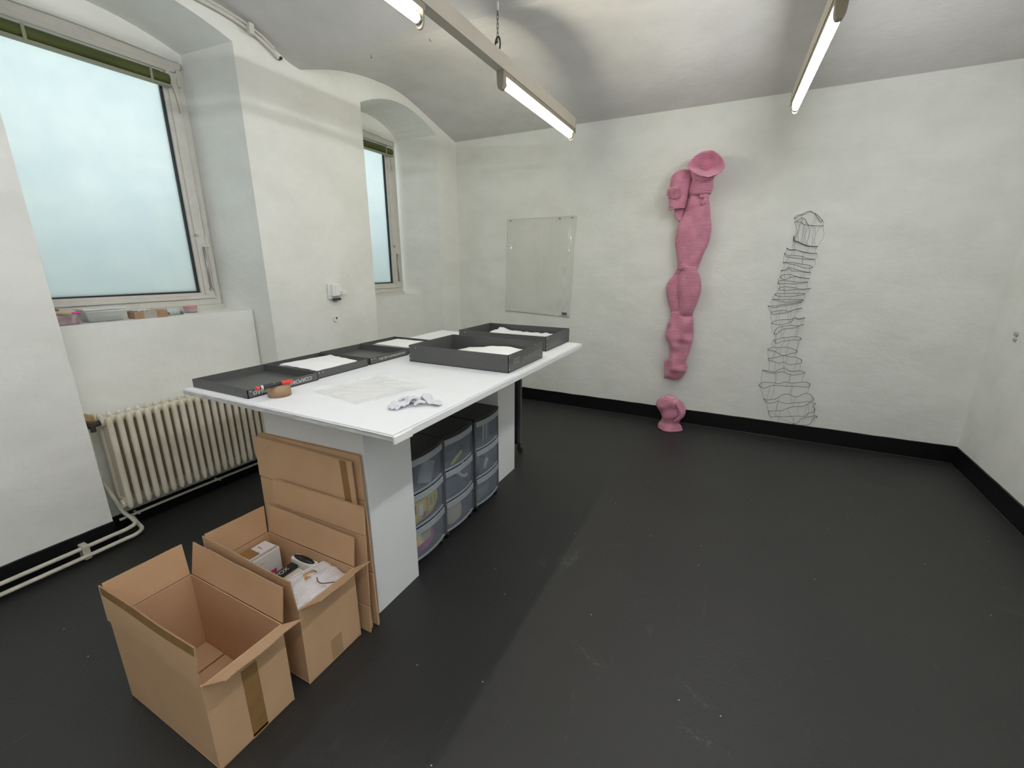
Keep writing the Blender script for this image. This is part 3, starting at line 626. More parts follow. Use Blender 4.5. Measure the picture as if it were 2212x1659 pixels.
# fallen piece standing on the floor
ft = thing('knitted_stump', (-.45, BY-.22, 0), 'short pink knitted piece standing on the floor by the skirting', 'sculpture')
d0 = .26
fz = rows([(1262, 235, 330), (1275, 200, 352), (1295, 168, 385), (1330, 150, 412), (1375, 168, 421), (1420, 190, 405), (1450, 205, 375), (1480, 196, 358), (1500, 176, 376), (1522, 168, 386), (1538, 172, 385), (1546, 182, 378)], 1380, 560, 4.148)
rr = lofted(fz, d0, lambda s: .10-.035*math.exp(-((s-.62)/.15)**2), 21, wr=.16)
zmin = min(p.z for p in rr[-1])
for r in rr:
    for p in r:
        g = math.sin(p.z*42-(p.x+.45)*26); p.y += .012*g*(1 if p.z > .1 else .3)
        p.z = max(p.z-zmin, .002)
m = MB(); m.loft(rr); link('body', m, M['knit'], ft)
rim = [p.copy() for p in rr[-3]]
m = MB(); m.tube([p+Vector((0, 0, max(0, .012-p.z))) for p in rim], .011, 8, closed=True); link('bottom_rim', m, M['knit'], ft)
m = MB(); q = [on_y(1380+x/4.148, 560+y/4.148, BY-d0-.095) for x, y in ((335, 1310), (350, 1350), (375, 1400), (372, 1435), (345, 1460), (310, 1478))]
for p in q: p.z -= zmin
m.tube(smooth_path(q, 4), [.006+.014*math.sin(i/20*3.14) for i in range(21)], 8); link('side_fold', m, M['knit'], ft)

# ------------------------------------------------------------------ wire piece
wt = thing('wire_sculpture', (.5, BY-.05, .15), 'ladder-like column of bent dark wire rings and threads on the back wall', 'sculpture')
def W3(P): return [(1600+x/5.723, 430+y/5.723) for x, y in P]
def W4(P): return [(1600+x/6.145, 680+y/6.145) for x, y in P]
# each ring: upper (rear) line left to right, lower (front) line right to left
RG = [
 W3([(665, 235), (700, 200), (750, 190), (850, 148), (900, 170), (940, 210), (985, 285), (1010, 265), (985, 240), (940, 190), (860, 158), (800, 185), (720, 212), (672, 240)]),
 W3([(670, 288), (740, 240), (790, 245), (830, 310), (870, 330), (1015, 330), (940, 332), (860, 326), (790, 318), (720, 280)]),
 W3([(660, 460), (655, 515), (700, 522), (780, 560), (860, 582), (940, 585), (935, 590), (850, 586), (780, 568), (690, 530), (662, 516)]),
 W3([(572, 608), (610, 625), (680, 628), (760, 650), (860, 668), (935, 672), (860, 672), (760, 655), (690, 632), (600, 632)]),
 W3([(545, 670), (580, 695), (640, 695), (750, 708), (830, 735), (915, 745), (820, 745), (700, 735), (620, 722), (560, 708)]),
 W3([(525, 785), (620, 782), (730, 800), (850, 820), (885, 845), (860, 855), (770, 848), (670, 815), (580, 795)]),
 W3([(500, 885), (550, 872), (595, 845), (680, 870), (780, 895), (860, 908), (790, 905), (700, 890), (640, 890), (600, 862), (555, 882), (515, 888)]),
 W3([(490, 960), (540, 936), (620, 935), (680, 955), (760, 972), (845, 982), (760, 976), (680, 960), (620, 968), (560, 990), (530, 998)]),
 W3([(462, 1040), (480, 1008), (560, 1010), (660, 1022), (740, 1030), (825, 1025), (760, 1040), (670, 1050), (560, 1046), (465, 1048)]),
 W3([(472, 1110), (500, 1090), (560, 1085), (660, 1095), (760, 1115), (860, 1105), (760, 1122), (660, 1118), (580, 1130), (500, 1128)]),
 W3([(425, 1180), (440, 1168), (540, 1168), (660, 1164), (780, 1170), (780, 1182), (700, 1195), (600, 1205), (500, 1205), (430, 1190)]),
 W3([(395, 1242), (480, 1240), (620, 1240), (760, 1245), (755, 1255), (660, 1265), (560, 1275), (490, 1262), (440, 1250)]),
 W3([(340, 1322), (420, 1320), (520, 1305), (620, 1290), (750, 1272), (700, 1290), (600, 1308), (500, 1325), (430, 1340), (370, 1332)]),
 W3([(378, 1400), (440, 1385), (530, 1372), (600, 1390), (650, 1372), (750, 1350), (680, 1362), (600, 1395), (540, 1412), (450, 1420), (400, 1430)]),
 W3([(382, 1535), (430, 1505), (500, 1492), (560, 1490), (630, 1488), (660, 1465), (720, 1480), (790, 1468), (720, 1488), (655, 1480), (630, 1515), (560, 1542), (480, 1555), (430, 1550)]),
 W4([(445, 245), (480, 180), (560, 155), (670, 142), (760, 148), (830, 130), (780, 145), (700, 178), (600, 185), (540, 205), (490, 245), (460, 265)]),
 W4([(435, 340), (520, 315), (620, 300), (700, 290), (780, 298), (800, 320), (780, 335), (700, 335), (620, 345), (560, 350), (500, 375), (455, 375), (470, 350)]),
 W4([(362, 458), (430, 430), (500, 435), (570, 428), (640, 435), (700, 455), (745, 480), (740, 505), (660, 515), (560, 545), (500, 510), (440, 480), (390, 475)]),
 W4([(375, 580), (470, 565), (560, 540), (640, 555), (740, 565), (805, 600), (805, 640), (750, 650), (650, 660), (570, 630), (510, 645), (440, 620), (370, 605)]),
 W4([(292, 735), (390, 748), (450, 760), (500, 730), (580, 710), (640, 742), (700, 750), (790, 742), (850, 768), (780, 788), (700, 802), (620, 785), (560, 755), (480, 770), (400, 775), (330, 748)]),
 W4([(245, 935), (300, 895), (370, 898), (450, 905), (510, 915), (590, 892), (680, 908), (780, 898), (860, 893), (915, 915), (905, 960), (840, 958), (700, 948), (600, 950), (480, 938), (400, 942), (330, 972), (285, 970)]),
 W4([(310, 1118), (350, 1130), (450, 1120), (510, 1090), (570, 1058), (640, 1055), (720, 1090), (780, 1078), (860, 1042), (930, 1065), (965, 1120), (950, 1145), (850, 1158), (720, 1168), (620, 1180), (550, 1165), (490, 1145), (430, 1168), (350, 1168)]),
 W4([(370, 1280), (450, 1275), (560, 1268), (620, 1240), (700, 1220), (820, 1218), (880, 1190), (930, 1165), (990, 1180), (960, 1210), (985, 1250), (960, 1295), (900, 1308), (860, 1345), (740, 1345), (600, 1352), (430, 1352), (405, 1368), (378, 1320)]),
 W4([(700, 1448), (760, 1430), (800, 1385), (870, 1362), (960, 1345), (1000, 1340), (1012, 1358), (960, 1375), (930, 1440), (860, 1465), (760, 1462)]),
]
rings3 = []
for k, P in enumerate(RG):
    n_ = len(P); xs = [p[0] for p in P]; x0_, x1_ = min(xs), max(xs); pts = []
    half = max(range(n_), key=lambda i: P[i][0])
    for i, (x, y) in enumerate(P):
        front = 0 if i <= half else 1
        s = (x-x0_)/max(1, x1_-x0_); dd = .018+(.05*math.sin(math.pi*min(1, max(0, s))) if front else .004)
        pts.append(on_y(x, y, BY-dd))
    sm = smooth_path(pts, 4, closed=True); rings3.append((pts, sm, half))
    m = MB(); m.tube(sm, .0020 if k != 2 else .0026, 5, closed=True)
    for i in (0, half): m.cyl(pts[i]-Vector((0, 0, .003)), (0, 0, 1), .0038, .006, 6)
    link('wire_ring', m, M['wire'], wt)
random.seed(3)
def thread(a, b_, sag):
    mid_ = (a+b_)/2+Vector((random.uniform(-1, 1)*sag, random.uniform(-.01, .005), 0)); mid_.y = min(mid_.y, BY-.006)
    return smooth_path([a, mid_, b_], 4)
m = MB()
for k in range(len(rings3)-1):
    a, b_ = rings3[k][0], rings3[k+1][0]
    na, nb = len(a), len(b_); cnt = 16 if k == 1 else 6
    for i in range(cnt):
        s = i/cnt; pa = rings3[k][1][int(s*len(rings3[k][1]))]
        xs = sorted(rings3[k+1][1], key=lambda p: abs(p.x-pa.x+random.uniform(-.02, .02))+abs(p.y-pa.y)*.6)
        m.tube(thread(pa, xs[0], .018 if k != 1 else .03), .0009, 4)
for s in range(4):
    a = rings3[-2][1][int(len(rings3[-2][1])*(.1+s*.22))]; m.tube([a, Vector((a.x+random.uniform(-.02, .02), BY-.02, max(.158, a.z-.12)))], .0009, 4)
tw = link('thread_web', m, M['thread'], wt); tw['kind'] = 'stuff'

# ------------------------------------------------------------------ work table
TT = 1.06
tb = thing('work_table', (-1.65, 2.08, 0), 'white work table: long board on two white box plinths', 'table')
ca, cb, cc, cd_ = (-.988, 1.045), (-2.262, 1.038), (-2.315, 3.17), (-.985, 3.08)
m = MB(); m.slab([(*ca, TT-.026), (*cb, TT-.026), (*cc, TT-.026), (*cd_, TT-.026)], (0, 0, .020)); link('board_core', m, M['board_edge'], tb, bevel=.002)
m = MB(); m.slab([(ca[0]-.004, ca[1]+.004, TT-.006), (cb[0]+.004, cb[1]+.004, TT-.006), (*cc, TT-.006), (cd_[0]-.004, cd_[1], TT-.006)], (0, 0, .006)); link('white_top_sheet', m, M['white_board'], tb, bevel=.0015)
m = MB(); m.slab([(ca[0]+.003, ca[1]+.03, TT-.030), (cd_[0]+.003, cd_[1]-.0, TT-.030), (cd_[0]+.003, cd_[1], TT-.002), (ca[0]+.003, ca[1]+.03, TT-.002)], (.007, 0, 0))
m.tube([(ca[0]+.004, ca[1]+.0, TT-.009), (cd_[0]+.004, cd_[1], TT-.009)], .0065, 8); link('edge_trim', m, M['white_board'], tb, bevel=.002)
m = MB(); m.slab([(ca[0]+.003, ca[1]-.004, TT-.034), (ca[0]+.003, ca[1]+.09, TT-.034), (ca[0]+.003, ca[1]+.09, TT-.004), (ca[0]+.003, ca[1]-.004, TT-.004)], (.010, 0, 0)); link('taped_corner', m, M['paper'], tb, bevel=.003)
m = MB()
cr = [(ca[0]+(cb[0]-ca[0])*s, ca[1]-.002+.0016*nz((s*14, 0, 0), 2), TT-.006+.0022*nz((s*20, 3, 0), 2)) for s in [i/60 for i in range(61)]]
m.tube(cr, [.0022+.0014*abs(nz((i*.7, 1, 0), 1)) for i in range(61)], 5); link('frayed_edge', m, M['paper'], tb)
m = MB(); m.box(-2.012, -1.345, 1.243, 1.542, 0, TT-.026); link('plinth', m, M['plinth'], tb, bevel=.002)
m = MB(); m.box(-2.12, -1.458, 2.648, 2.922, 0, TT-.026); link('plinth', m, M['plinth'], tb, bevel=.002)

# drawer towers
def tower(y0, y1, xf, label):
    xb = xf-.40; t = thing('drawer_tower', ((xf+xb)/2, (y0+y1)/2, 0), label, 'drawer unit', 'plastic drawer towers under the table')
    def xfr(s, k=.019): return xf+k*(1-(2*s-1)**2)
    def slabcurve(m, z0, z1, dx, ya, yb, xbk):
        n_ = 12; pts = [(xfr(i/n_)+dx, ya+(yb-ya)*i/n_) for i in range(n_+1)]+[(xbk, yb), (xbk, ya)]
        m.loft([[Vector((x, y, z)) for x, y in pts] for z in (z0, z1)], smooth=False)
    m = MB(); slabcurve(m, .655, .675, .004, y0-.002, y1+.002, xb); link('top_panel', m, M['dark_top'], t, bevel=.003)
    m = MB()
    for ys in (y0, y1-.011): m.box(xb, xf+.002, ys, ys+.011, .05, .655)
    m.box(xb, xb+.006, y0, y1, .05, .655)
    for z in (.05, .252, .452): m.box(xb, xf-.02, y0+.008, y1-.008, z, z+.006)
    link('carcass', m, M['drawer_frame'], t)
    for z0, z1 in ((.052, .248), (.254, .450), (.456, .652)):
        m = MB(); a, b_ = y0+.012, y1-.012; n_ = 14
        def fr(u, v): 
            return Vector((xfr(u)+.002+.012*(v-.5)*0-.02*(1-v)*.5, a+(b_-a)*u, z0+.006*math.sin(math.pi*u)*0+(z1-z0)*v))
        m.grid(fr, n_, 4); 
        m.grid(lambda u, v: Vector((xb+.02+(xf-xb-.02)*u, a+.004, z0+.01+(z1-z0-.03)*v)), 1, 1, False)
        m.grid(lambda u, v: Vector((xb+.02+(xf-xb-.02)*u, b_-.004, z0+.01+(z1-z0-.03)*v)), 1, 1, False)
        dw = link('drawer', m, M['drawer'], t, solid=.0025)
        m = MB()
        rings = []
        for i in range(n_+1):
            u = i/n_; x = xfr(u)+.003; y = a+(b_-a)*u
            rings.append([Vector((x, y, z1)), Vector((x+.004, y, z1-.002)), Vector((x+.0055, y, z1-.034)), Vector((x+.003, y, z1-.034)), Vector((x+.002, y, z1-.006)), Vector((x, y, z1-.006))])
        m.loft(rings, smooth=False); link('handle_lip', m, M['lip'], dw)
        m = MB(); rings = []
        for i in range(n_+1):
            u = i/n_; x = xfr(u)-.010; y = a+(b_-a)*u
            rings.append([Vector((x, y, z0)), Vector((x+.010, y, z0)), Vector((x+.010, y, z0+.010)), Vector((x, y, z0+.010))])
        m.loft(rings, smooth=False); link('bottom_rim', m, M['lip'], dw)
    for (cx, cy) in ((xf-.02, y0+.03), (xf-.02, y1-.03), (xb+.03, y0+.03), (xb+.03, y1-.03)):
        m = MB(); m.cyl((cx, cy-.012, .02), (0, 1, 0), .020, .024, 14); m.box(cx-.012, cx+.012, cy-.008, cy+.008, .02, .05); link('caster', m, M['black_plastic'], t)
    return t
tower(1.545, 1.852, -1.386, 'clear drawer tower beside the near plinth, with a yellow packet inside')
tower(1.862, 2.178, -1.390, 'middle clear drawer tower under the table')
tower(2.196, 2.512, -1.384, 'clear drawer tower beside the far plinth')
def lump(name, c_, sx, sy, sz, m_, label, cat, seed=1, amp=.25, rot=0):
    m = MB(); rings = []; n_ = 16
    for i in range(9):
        ph = -math.pi/2+math.pi*i/8; rr_ = max(.02, math.cos(ph)**.5)
        ring = []
        for j in range(n_):
            a = 2*math.pi*j/n_; d = 1+amp*nz((math.cos(a)*rr_, math.sin(a)*rr_, math.sin(ph)), 1.6, seed)
            x = sx*rr_*math.cos(a)*d; y = sy*rr_*math.sin(a)*d
            ring.append(Vector((c_[0]+x*math.cos(rot)-y*math.sin(rot), c_[1]+x*math.sin(rot)+y*math.cos(rot), c_[2]+sz*(1+math.sin(ph))*d)))
        rings.append(ring)
    m.loft(rings); return tag(link(name, m, m_), label, cat)
def rbox(x0, x1, y0, y1, z0, z1, rz=0, mi=0, tilt=0):
    m = MB(); m.box(x0, x1, y0, y1, z0, z1); c_ = Vector(((x0+x1)/2, (y0+y1)/2, z0)); Mx = Matrix.Translation(c_) @ Matrix.Rotation(rz, 4, 'Z') @ Matrix.Rotation(tilt, 4, 'X') @ Matrix.Translation(-c_)
    m.v = [Mx @ v for v in m.v]; return m
# contents seen through the drawer fronts
t = thing('yellow_packet', (-1.39, 1.72, .262), 'yellow printed packet with red and white picture in the near tower', 'packet')
def pk(u, v, e=0):
    y = 1.565+.235*u; r = 1-(max(0, (u-.62)/.38))**2.4*.62
    return Vector((-1.397+.014*(1-(2*u-1)**2)+e, y, .266+.135*(.5+(v-.5)*r)+.020*u))
m = MB(); m.grid(lambda u, v: pk(u, v), 16, 6); link('bag', m, M['yellow'], t, solid=.006)
m = MB(); m.grid(lambda u, v: pk(.05+.10*u, .45+.40*v, .004), 4, 4); m.grid(lambda u, v: pk(.33+.13*u, .10+.20*v, .004), 4, 4); m.grid(lambda u, v: pk(.50+.035*u, .12+.7*v, .004), 2, 4); link('red_print', m, M['red'], t, solid=.001)
m = MB(); m.grid(lambda u, v: pk(.24+.13*u, .18+.55*v, .0042), 4, 4); link('white_print', m, M['white_p'], t, solid=.001)
m = MB()
for a_ in (.62, .69, .82): m.grid(lambda u, v, a_=a_: pk(a_+.020*u, .3+.42*v, .004), 2, 4)
link('black_print', m, M['black_plastic'], t, solid=.001)
lump('magenta_cloth', (-1.43, 1.68, .06), .040, .11, .045, M['pink_box'], 'folded magenta cloth in the bottom drawer by the near plinth', 'cloth', 3)
tag(link('card_box', rbox(-1.40, -1.375, 1.58, 1.70, .14, .21), M['tan'], bevel=.003), 'small tan card box above the magenta cloth in the near tower', 'box')
lump('dark_bundle', (-1.46, 1.70, .462), .05, .11, .03, M['blue_dark'], 'dark bundle in the top drawer of the near tower', 'cloth', 5)
tag(link('clear_case', rbox(-1.40, -1.385, 1.63, 1.74, .475, .60, 0, tilt=-.4), M['tub'], bevel=.003), 'clear plastic case leaning in the top drawer of the near tower', 'case')
lump('dark_bundle', (-1.46, 2.02, .262), .05, .12, .045, M['blue_dark'], 'dark blue bundle in the middle drawer of the middle tower', 'cloth', 6)
lump('dark_bundle', (-1.47, 2.02, .462), .05, .12, .04, M['blue_dark'], 'dark blue bundle in the top drawer of the middle tower', 'cloth', 8)
t = thing('spring_clamp', (-1.375, 2.06, .30), 'white plastic clamp behind the middle drawer front, middle tower', 'clamp')
m = MB(); m.tube([(-1.402, 1.985, .40), (-1.402, 2.03, .375), (-1.402, 2.055, .395), (-1.402, 2.09, .425)], .009, 8); link('jaw', m, M['white_p'], t)
m = MB(); m.tube([(-1.402, 2.03, .378), (-1.402, 2.06, .345), (-1.402, 2.10, .325), (-1.402, 2.12, .33)], .011, 8); link('grip', m, M['cream'], t)
m = MB(); m.tube([(-1.398, 1.97, .475), (-1.398, 2.06, .515)], .009, 8); m.tube([(-1.398, 1.95, .468), (-1.398, 1.972, .476)], .006, 8)
tag(link('glue_tube', m, M['yellow']), 'small yellow tube at the bottom of the top middle drawer', 'tube')
lump('brown_bag', (-1.42, 1.98, .06), .035, .09, .065, M['tan'], 'pale brown bag in the bottom drawer of the middle tower', 'bag', 9)
for i in range(4):
    m = MB(); m.tube([(-1.385, 2.30+.022*i, .49), (-1.38, 2.305+.02*i, .625)], .006, 8)
    tag(link('pen', m, [M['white_p'], M['metal'], M['cream'], M['dmetal']][i]), ['white', 'steel', 'cream', 'dark'][i]+' pen upright in the top drawer of the far tower', 'pen', 'pens in the far tower')
t = thing('chrome_clamp', (-1.38, 2.42, .27), 'small chrome clamp with cream grip in the far tower', 'clamp')
m = MB(); m.tube([(-1.395, 2.36+.05*math.cos(a), .34+.05*math.sin(a)) for a in [i*.3 for i in range(9)]], .008, 8); link('jaw', m, M['metal'], t)
m = MB(); m.tube([(-1.400, 2.33, .277), (-1.397, 2.37, .34)], .014, 8); link('grip', m, M['cream'], t)
tag(link('blue_folder', rbox(-1.40, -1.385, 2.215, 2.26, .262, .42), M['blue_dark']), 'dark blue folder edge in the middle drawer of the far tower', 'folder')
lump('grey_bundle', (-1.44, 2.35, .06), .04, .10, .04, M['grey_stuff'], 'grey bundle in the bottom drawer of the far tower', 'cloth', 12)

# folded black trestle behind the far plinth
t = thing('folded_trolley', (-1.85, 3.03, 0), 'black folded trolley standing behind the far plinth', 'trolley')
m = MB(); m.box(-2.2, -1.575, 3.20, 3.222, .085, 1.0); link('front_panel', m, M['black_plastic'], t, bevel=.004)
m = MB(); m.box(-2.2, -1.555, 3.235, 3.262, .085, 1.02); link('rear_panel', m, M['drawer_frame'], t, bevel=.006)
for xx in (-1.60, -2.15):
    m = MB(); m.cyl((xx+.045, 3.225, .028), (0, 1, 0), .028, .022, 16); m.box(xx+.015, xx+.045, 3.228, 3.242, .03, .09); link('caster', m, M['dmetal'], t)

# ------------------------------------------------------------------ archival trays on the table
def text_mesh(s, size, name, m_, parent, org, right, upv, squeeze=1.0, off=.0006):
    cu_ = bpy.data.curves.new(name, 'FONT'); cu_.body = s; cu_.size = size; cu_.extrude = .0002; cu_.shear = .15
    tmp = bpy.data.objects.new(name+'_tmp', cu_); COL.objects.link(tmp)
    dg = bpy.context.evaluated_depsgraph_get(); me = bpy.data.meshes.new_from_object(tmp.evaluated_get(dg))
    bpy.data.objects.remove(tmp); bpy.data.curves.remove(cu_)
    r_ = Vector(right); u_ = Vector(upv); nn = r_.cross(u_); o_ = Vector(org)-ROOTOF[parent.name]
    for v in me.vertices:
        c_ = v.co.copy(); jit = .06*size*nz((c_.x*40, 0, 0), 1, 3)
        v.co = o_+r_*c_.x*squeeze+u_*(c_.y+jit)+nn*(off+c_.z)
    me.materials.clear(); me.materials.append(m_)
    o = bpy.data.objects.new(name, me); COL.objects.link(o); o.parent = parent; ROOTOF[o.name] = ROOTOF[parent.name]; return o
def tray(x0, x1, y0, y1, h, label, cat='tray', group='low charcoal trays in a row', bow=0, bdots=((0, 'n'), (1, 'n')), kind='archival_tray'):
    z = TT+.0005; t = thing(kind, ((x0+x1)/2, (y0+y1)/2, z), label, cat, group)
    m = MB(); m.box(x0, x1, y0, y1, z, z+.003); link('base', m, M['tray'], t)
    th = .0028
    def wall(a, b_, inn, nm, bw=0):
        a, b_ = Vector(a), Vector(b_); inn = Vector(inn); K = 10
        m = MB(); rings = []
        for i in range(K+1):
            s = i/K; p = a+(b_-a)*s; o_ = inn*(bw*math.sin(math.pi*s))
            rings.append([Vector((p.x, p.y, z)), Vector((p.x, p.y, z+h))+o_, Vector((p.x, p.y, z+h))+o_+inn*th, Vector((p.x, p.y, z+.003))+inn*th])
        m.loft(rings, smooth=False); return link(nm, m, M['tray'], t)
    wall((x0, y0, 0), (x1, y0, 0), (0, 1, 0), 'side_wall', bow); wall((x1, y0, 0), (x1, y1, 0), (-1, 0, 0), 'side_wall', 0)
    wall((x1, y1, 0), (x0, y1, 0), (0, -1, 0), 'side_wall', 0); wall((x0, y1, 0), (x0, y0, 0), (1, 0, 0), 'side_wall', 0)
    def riv(p, n_):
        m = MB(); m.cyl(p, n_, .0026, .0016, 8); link('rivet', m, M['rivet'], t)
    for yy in (y0+.014, y0+.038): riv((x1, yy, z+h-.010), (1, 0, 0))
    for xx in (x0+.010, x0+.030): riv((xx, y0+.0029, z+h-.008), (0, 1, 0)); 
    riv((x1-.0028, y1-.03, z+h-.02), (-1, 0, 0))
    if h > .08:
        for zz in (.018, .045, .085): riv((x0+.008, y0, z+zz), (0, -1, 0)); riv((x1, y0+.010, z+zz), (1, 0, 0))
        riv((x0+.05, y0, z+h-.015), (0, -1, 0)); riv((x1-.05, y1-.0028, z+h-.02), (0, -1, 0))
    return t
g = 'low charcoal trays in a row'
t1 = tray(-2.245, -1.828, 1.078, 1.440, .040, 'empty low charcoal tray lettered CORPOREAL at the near table corner', bow=.012)
text_mesh('CORPOREAL', .026, 'lettering', M['chalk'], t1, (-1.828, 1.405, TT+.030), (0, -1, 0), (0, 0, -1), 1.02)
text_mesh('PARIS', .024, 'lettering', M['chalk'], t1, (-1.828, 1.168, TT+.027), (0, -1, 0), (0, 0, -1), 1.1)
t2 = tray(-2.25, -1.845, 1.447, 1.798, .040, 'low charcoal tray holding creased white sheets, second from the near end')
t3 = tray(-2.262, -1.847, 1.816, 2.150, .040, 'empty low charcoal tray lettered with 2016, beside the deep tray')
text_mesh('LEIB KUNSTRAUM (1-20), 2016', .0185, 'lettering', M['chalk'], t3, (-1.847, 2.125, TT+.028), (0, -1, 0), (0, 0, -1), .95)
t4 = tray(-2.270, -1.858, 2.158, 2.50, .040, 'low charcoal tray with a stack of white paper, far end of the row')
g2 = 'deep charcoal trays'
t5 = tray(-1.712, -1.038, 2.004, 2.470, .10, 'nearer deep charcoal tray with tissue paper inside', group=g2, kind='deep_archival_tray')
text_mesh('Corporeal 67/', .055, 'lettering', M['chalk_dim'], t5, (-1.038, 2.445, TT+.060), (0, -1, 0), (0, 0, -1), .85)
text_mesh('2020', .050, 'lettering', M['chalk_dim'], t5, (-1.038, 2.145, TT+.070), (0, -1, 0), (0, 0, -1), .8)
t6 = tray(-1.795, -1.098, 2.668, 3.13, .10, 'farther deep charcoal tray with crumpled white cloth, at the far table end', group=g2, kind='deep_archival_tray')

def sheet(name, corners, zf, m_, label, cat, nu=40, nv=34, thick=.0012, seed=1, group=None):
    q = [Vector((x, y, 0)) for x, y in corners]
    def fn(u, v):
        p = q[0]*(1-u)*(1-v)+q[1]*u*(1-v)+q[2]*u*v+q[3]*(1-u)*v
        e = .006*nz((u*4, v*4, 0), 2, seed); p = p+Vector((e, e*.7, 0)); p.z = zf(u, v, p); return p
    m = MB(); m.grid(fn, nu, nv); return tag(link(name, m, m_, solid=thick, recalc=False), label, cat, group)
def zs2(u, v, p): return TT+.030+.020*math.sin(math.pi*min(1, max(0, u)))**.5*math.sin(math.pi*v)**.35+.004*nz((p.x*9, p.y*9, 0), 2, 4)-.010*(1-min(1, u*5))
sheet('tissue_sheet', [(-2.19, 1.485), (-1.868, 1.470), (-1.866, 1.745), (-2.14, 1.79)], lambda u, v, p: TT+.037+.010*math.sin(math.pi*v)*math.sin(math.pi*u)+.003*nz((p.x*10, p.y*10, 0), 2, 4), M['paper'], 'creased white sheet on top in the second tray', 'paper')
sheet('tissue_sheet', [(-2.21, 1.47), (-1.875, 1.462), (-1.87, 1.78), (-2.16, 1.785)], lambda u, v, p: TT+.024+.008*nz((p.x*7, p.y*7, 0), 1.5, 6), M['paper'], 'under sheet of white tissue in the second tray', 'paper')
for i in range(3):
    a = .012*i
    sheet('paper_sheet', [(-2.225+a, 2.195+a), (-1.885+a*.6, 2.172+a), (-1.880-a*.5, 2.455-a), (-2.19, 2.47-a)], lambda u, v, p, i=i: TT+.020+.008*i+.012*math.sin(math.pi*v*.9)*u+.002*nz((p.x*10, p.y*8, i), 2, 7), M['paper'],
          ['lowest', 'middle', 'topmost'][i]+' white sheet of the stack in the fourth low tray', 'paper', group='white sheets stacked in the fourth tray')
def z5(u, v, p):
    k = math.exp(-((p.x+1.28)/.16)**2-((p.y-2.33)/.14)**2)
    return TT+.030+.045*k+.016*math.exp(-((p.x+1.10)/.05)**2)+.005*nz((p.x*8, p.y*8, 0), 1.5, 2)
sheet('tissue_sheet', [(-1.60, 2.05), (-1.052, 2.03), (-1.050, 2.45), (-1.56, 2.44)], z5, M['paper'], 'white tissue sheet peaking inside the nearer deep tray', 'paper')
sheet('cotton_cloth', [(-1.70, 2.72), (-1.12, 2.70), (-1.115, 3.10), (-1.66, 3.10)], lambda u, v, p: TT+.03+.022*v+.010*nz((p.x*14, p.y*14, 0), 2, 5)+.030*math.exp(-((p.x+1.66)/.05)**2)*v, M['cotton'], 'crumpled white cloth inside the farther deep tray', 'cloth')

# parcel tape, marker
t = thing('tape_roll', (-1.765, 1.158, TT), 'roll of brown parcel tape lying on the table beside the near tray', 'tape')
m = MB(); n_ = 40; rr_ = [(.048, 0), (.048, .050), (.038, .050), (.038, 0)]
m.loft([[Vector((-1.760+r_*math.cos(a), 1.178+r_*math.sin(a), TT+z_)) for r_, z_ in rr_+[rr_[0]]] for a in [2*math.pi*i/n_ for i in range(n_+1)]], closed=False, smooth=True); link('tape_band', m, M['tape_roll'], t)
m = MB(); m.loft([[Vector((-1.760+r_*math.cos(a), 1.178+r_*math.sin(a), TT+z_)) for r_, z_ in ((.038, .001), (.038, .049), (.0355, .049), (.0355, .001), (.038, .001))] for a in [2*math.pi*i/n_ for i in range(n_+1)]], closed=False); link('core', m, M['tan'], t)
mz = TT+.0595
pa = on_z(552, 840, mz); pb = on_z(632, 822, mz+.004); pa.z = mz; pb.z = mz+.003
t = thing('marker_pen', (pa+pb)/2, 'black and red marker pen lying across the tape roll', 'marker')
def along(s): return pa+(pb-pa)*s
m = MB(); m.tube([along(s) for s in (.10, .115, .60, .69, .70)], [.0075, .0090, .0090, .0088, .0075], 14); link('barrel', m, M['black_plastic'], t)
m = MB(); m.tube([along(s) for s in (.68, .70, .95, .985, 1.0)], [.0085, .0100, .0092, .0075, .003], 14); link('cap', m, M['red'], t)
m = MB(); m.tube([along(s) for s in (0, .015, .07, .10)], [.005, .0082, .0085, .0085], 14); link('end_plug', m, M['red'], t)
m = MB(); m.tube([along(s) for s in (.125, .19)], [.0093, .0093], 14); m.cyl(along(.52)+Vector((.002, -.0065, .0065)), (0.2, -.7, .7), .0035, .0008, 10); link('grey_marking', m, M['stone'], t)

# crumpled polythene on the table
def fcr(u, v):
    a, b_, c_, d_ = Vector((-1.68, 1.285, 0)), Vector((-1.345, 1.235, 0)), Vector((-1.255, 1.60, 0)), Vector((-1.60, 1.66, 0))
    p = a*(1-u)*(1-v)+b_*u*(1-v)+c_*u*v+d_*(1-u)*v
    p += Vector((.02*nz((u*1.2, v*1.2, 0), 1, 3), .02*nz((u*1.2, v*1.2, 5), 1, 3), 0))
    n1 = abs(nz((p.x*3+p.y*2, p.y*6-p.x*3, 0), 2, 1)); n2_ = abs(nz((p.x*9+p.y*5, p.y*15, 0), 1.5, 2))
    p.z = TT+.002+.018*n1+.004*n2_+.008*math.sin(math.pi*u)*math.sin(math.pi*v); return p
m = MB(); m.grid(fcr, 70, 60, smooth=True); tag(link('polythene_sheet', m, M['crumple'], recalc=False), 'crumpled translucent polythene sheet spread on the table', 'plastic sheet')
def fcr2(u, v):
    p = fcr(u*.94+.03, .02+.92*v); p.z += .006+.004*nz((p.x*9, p.y*9, 0), 2, 9); return p
m = MB(); m.grid(fcr2, 60, 50, smooth=True); tag(link('polythene_sheet', m, M['crumple'], recalc=False), 'upper crumpled layer of polythene film on the table', 'plastic sheet')

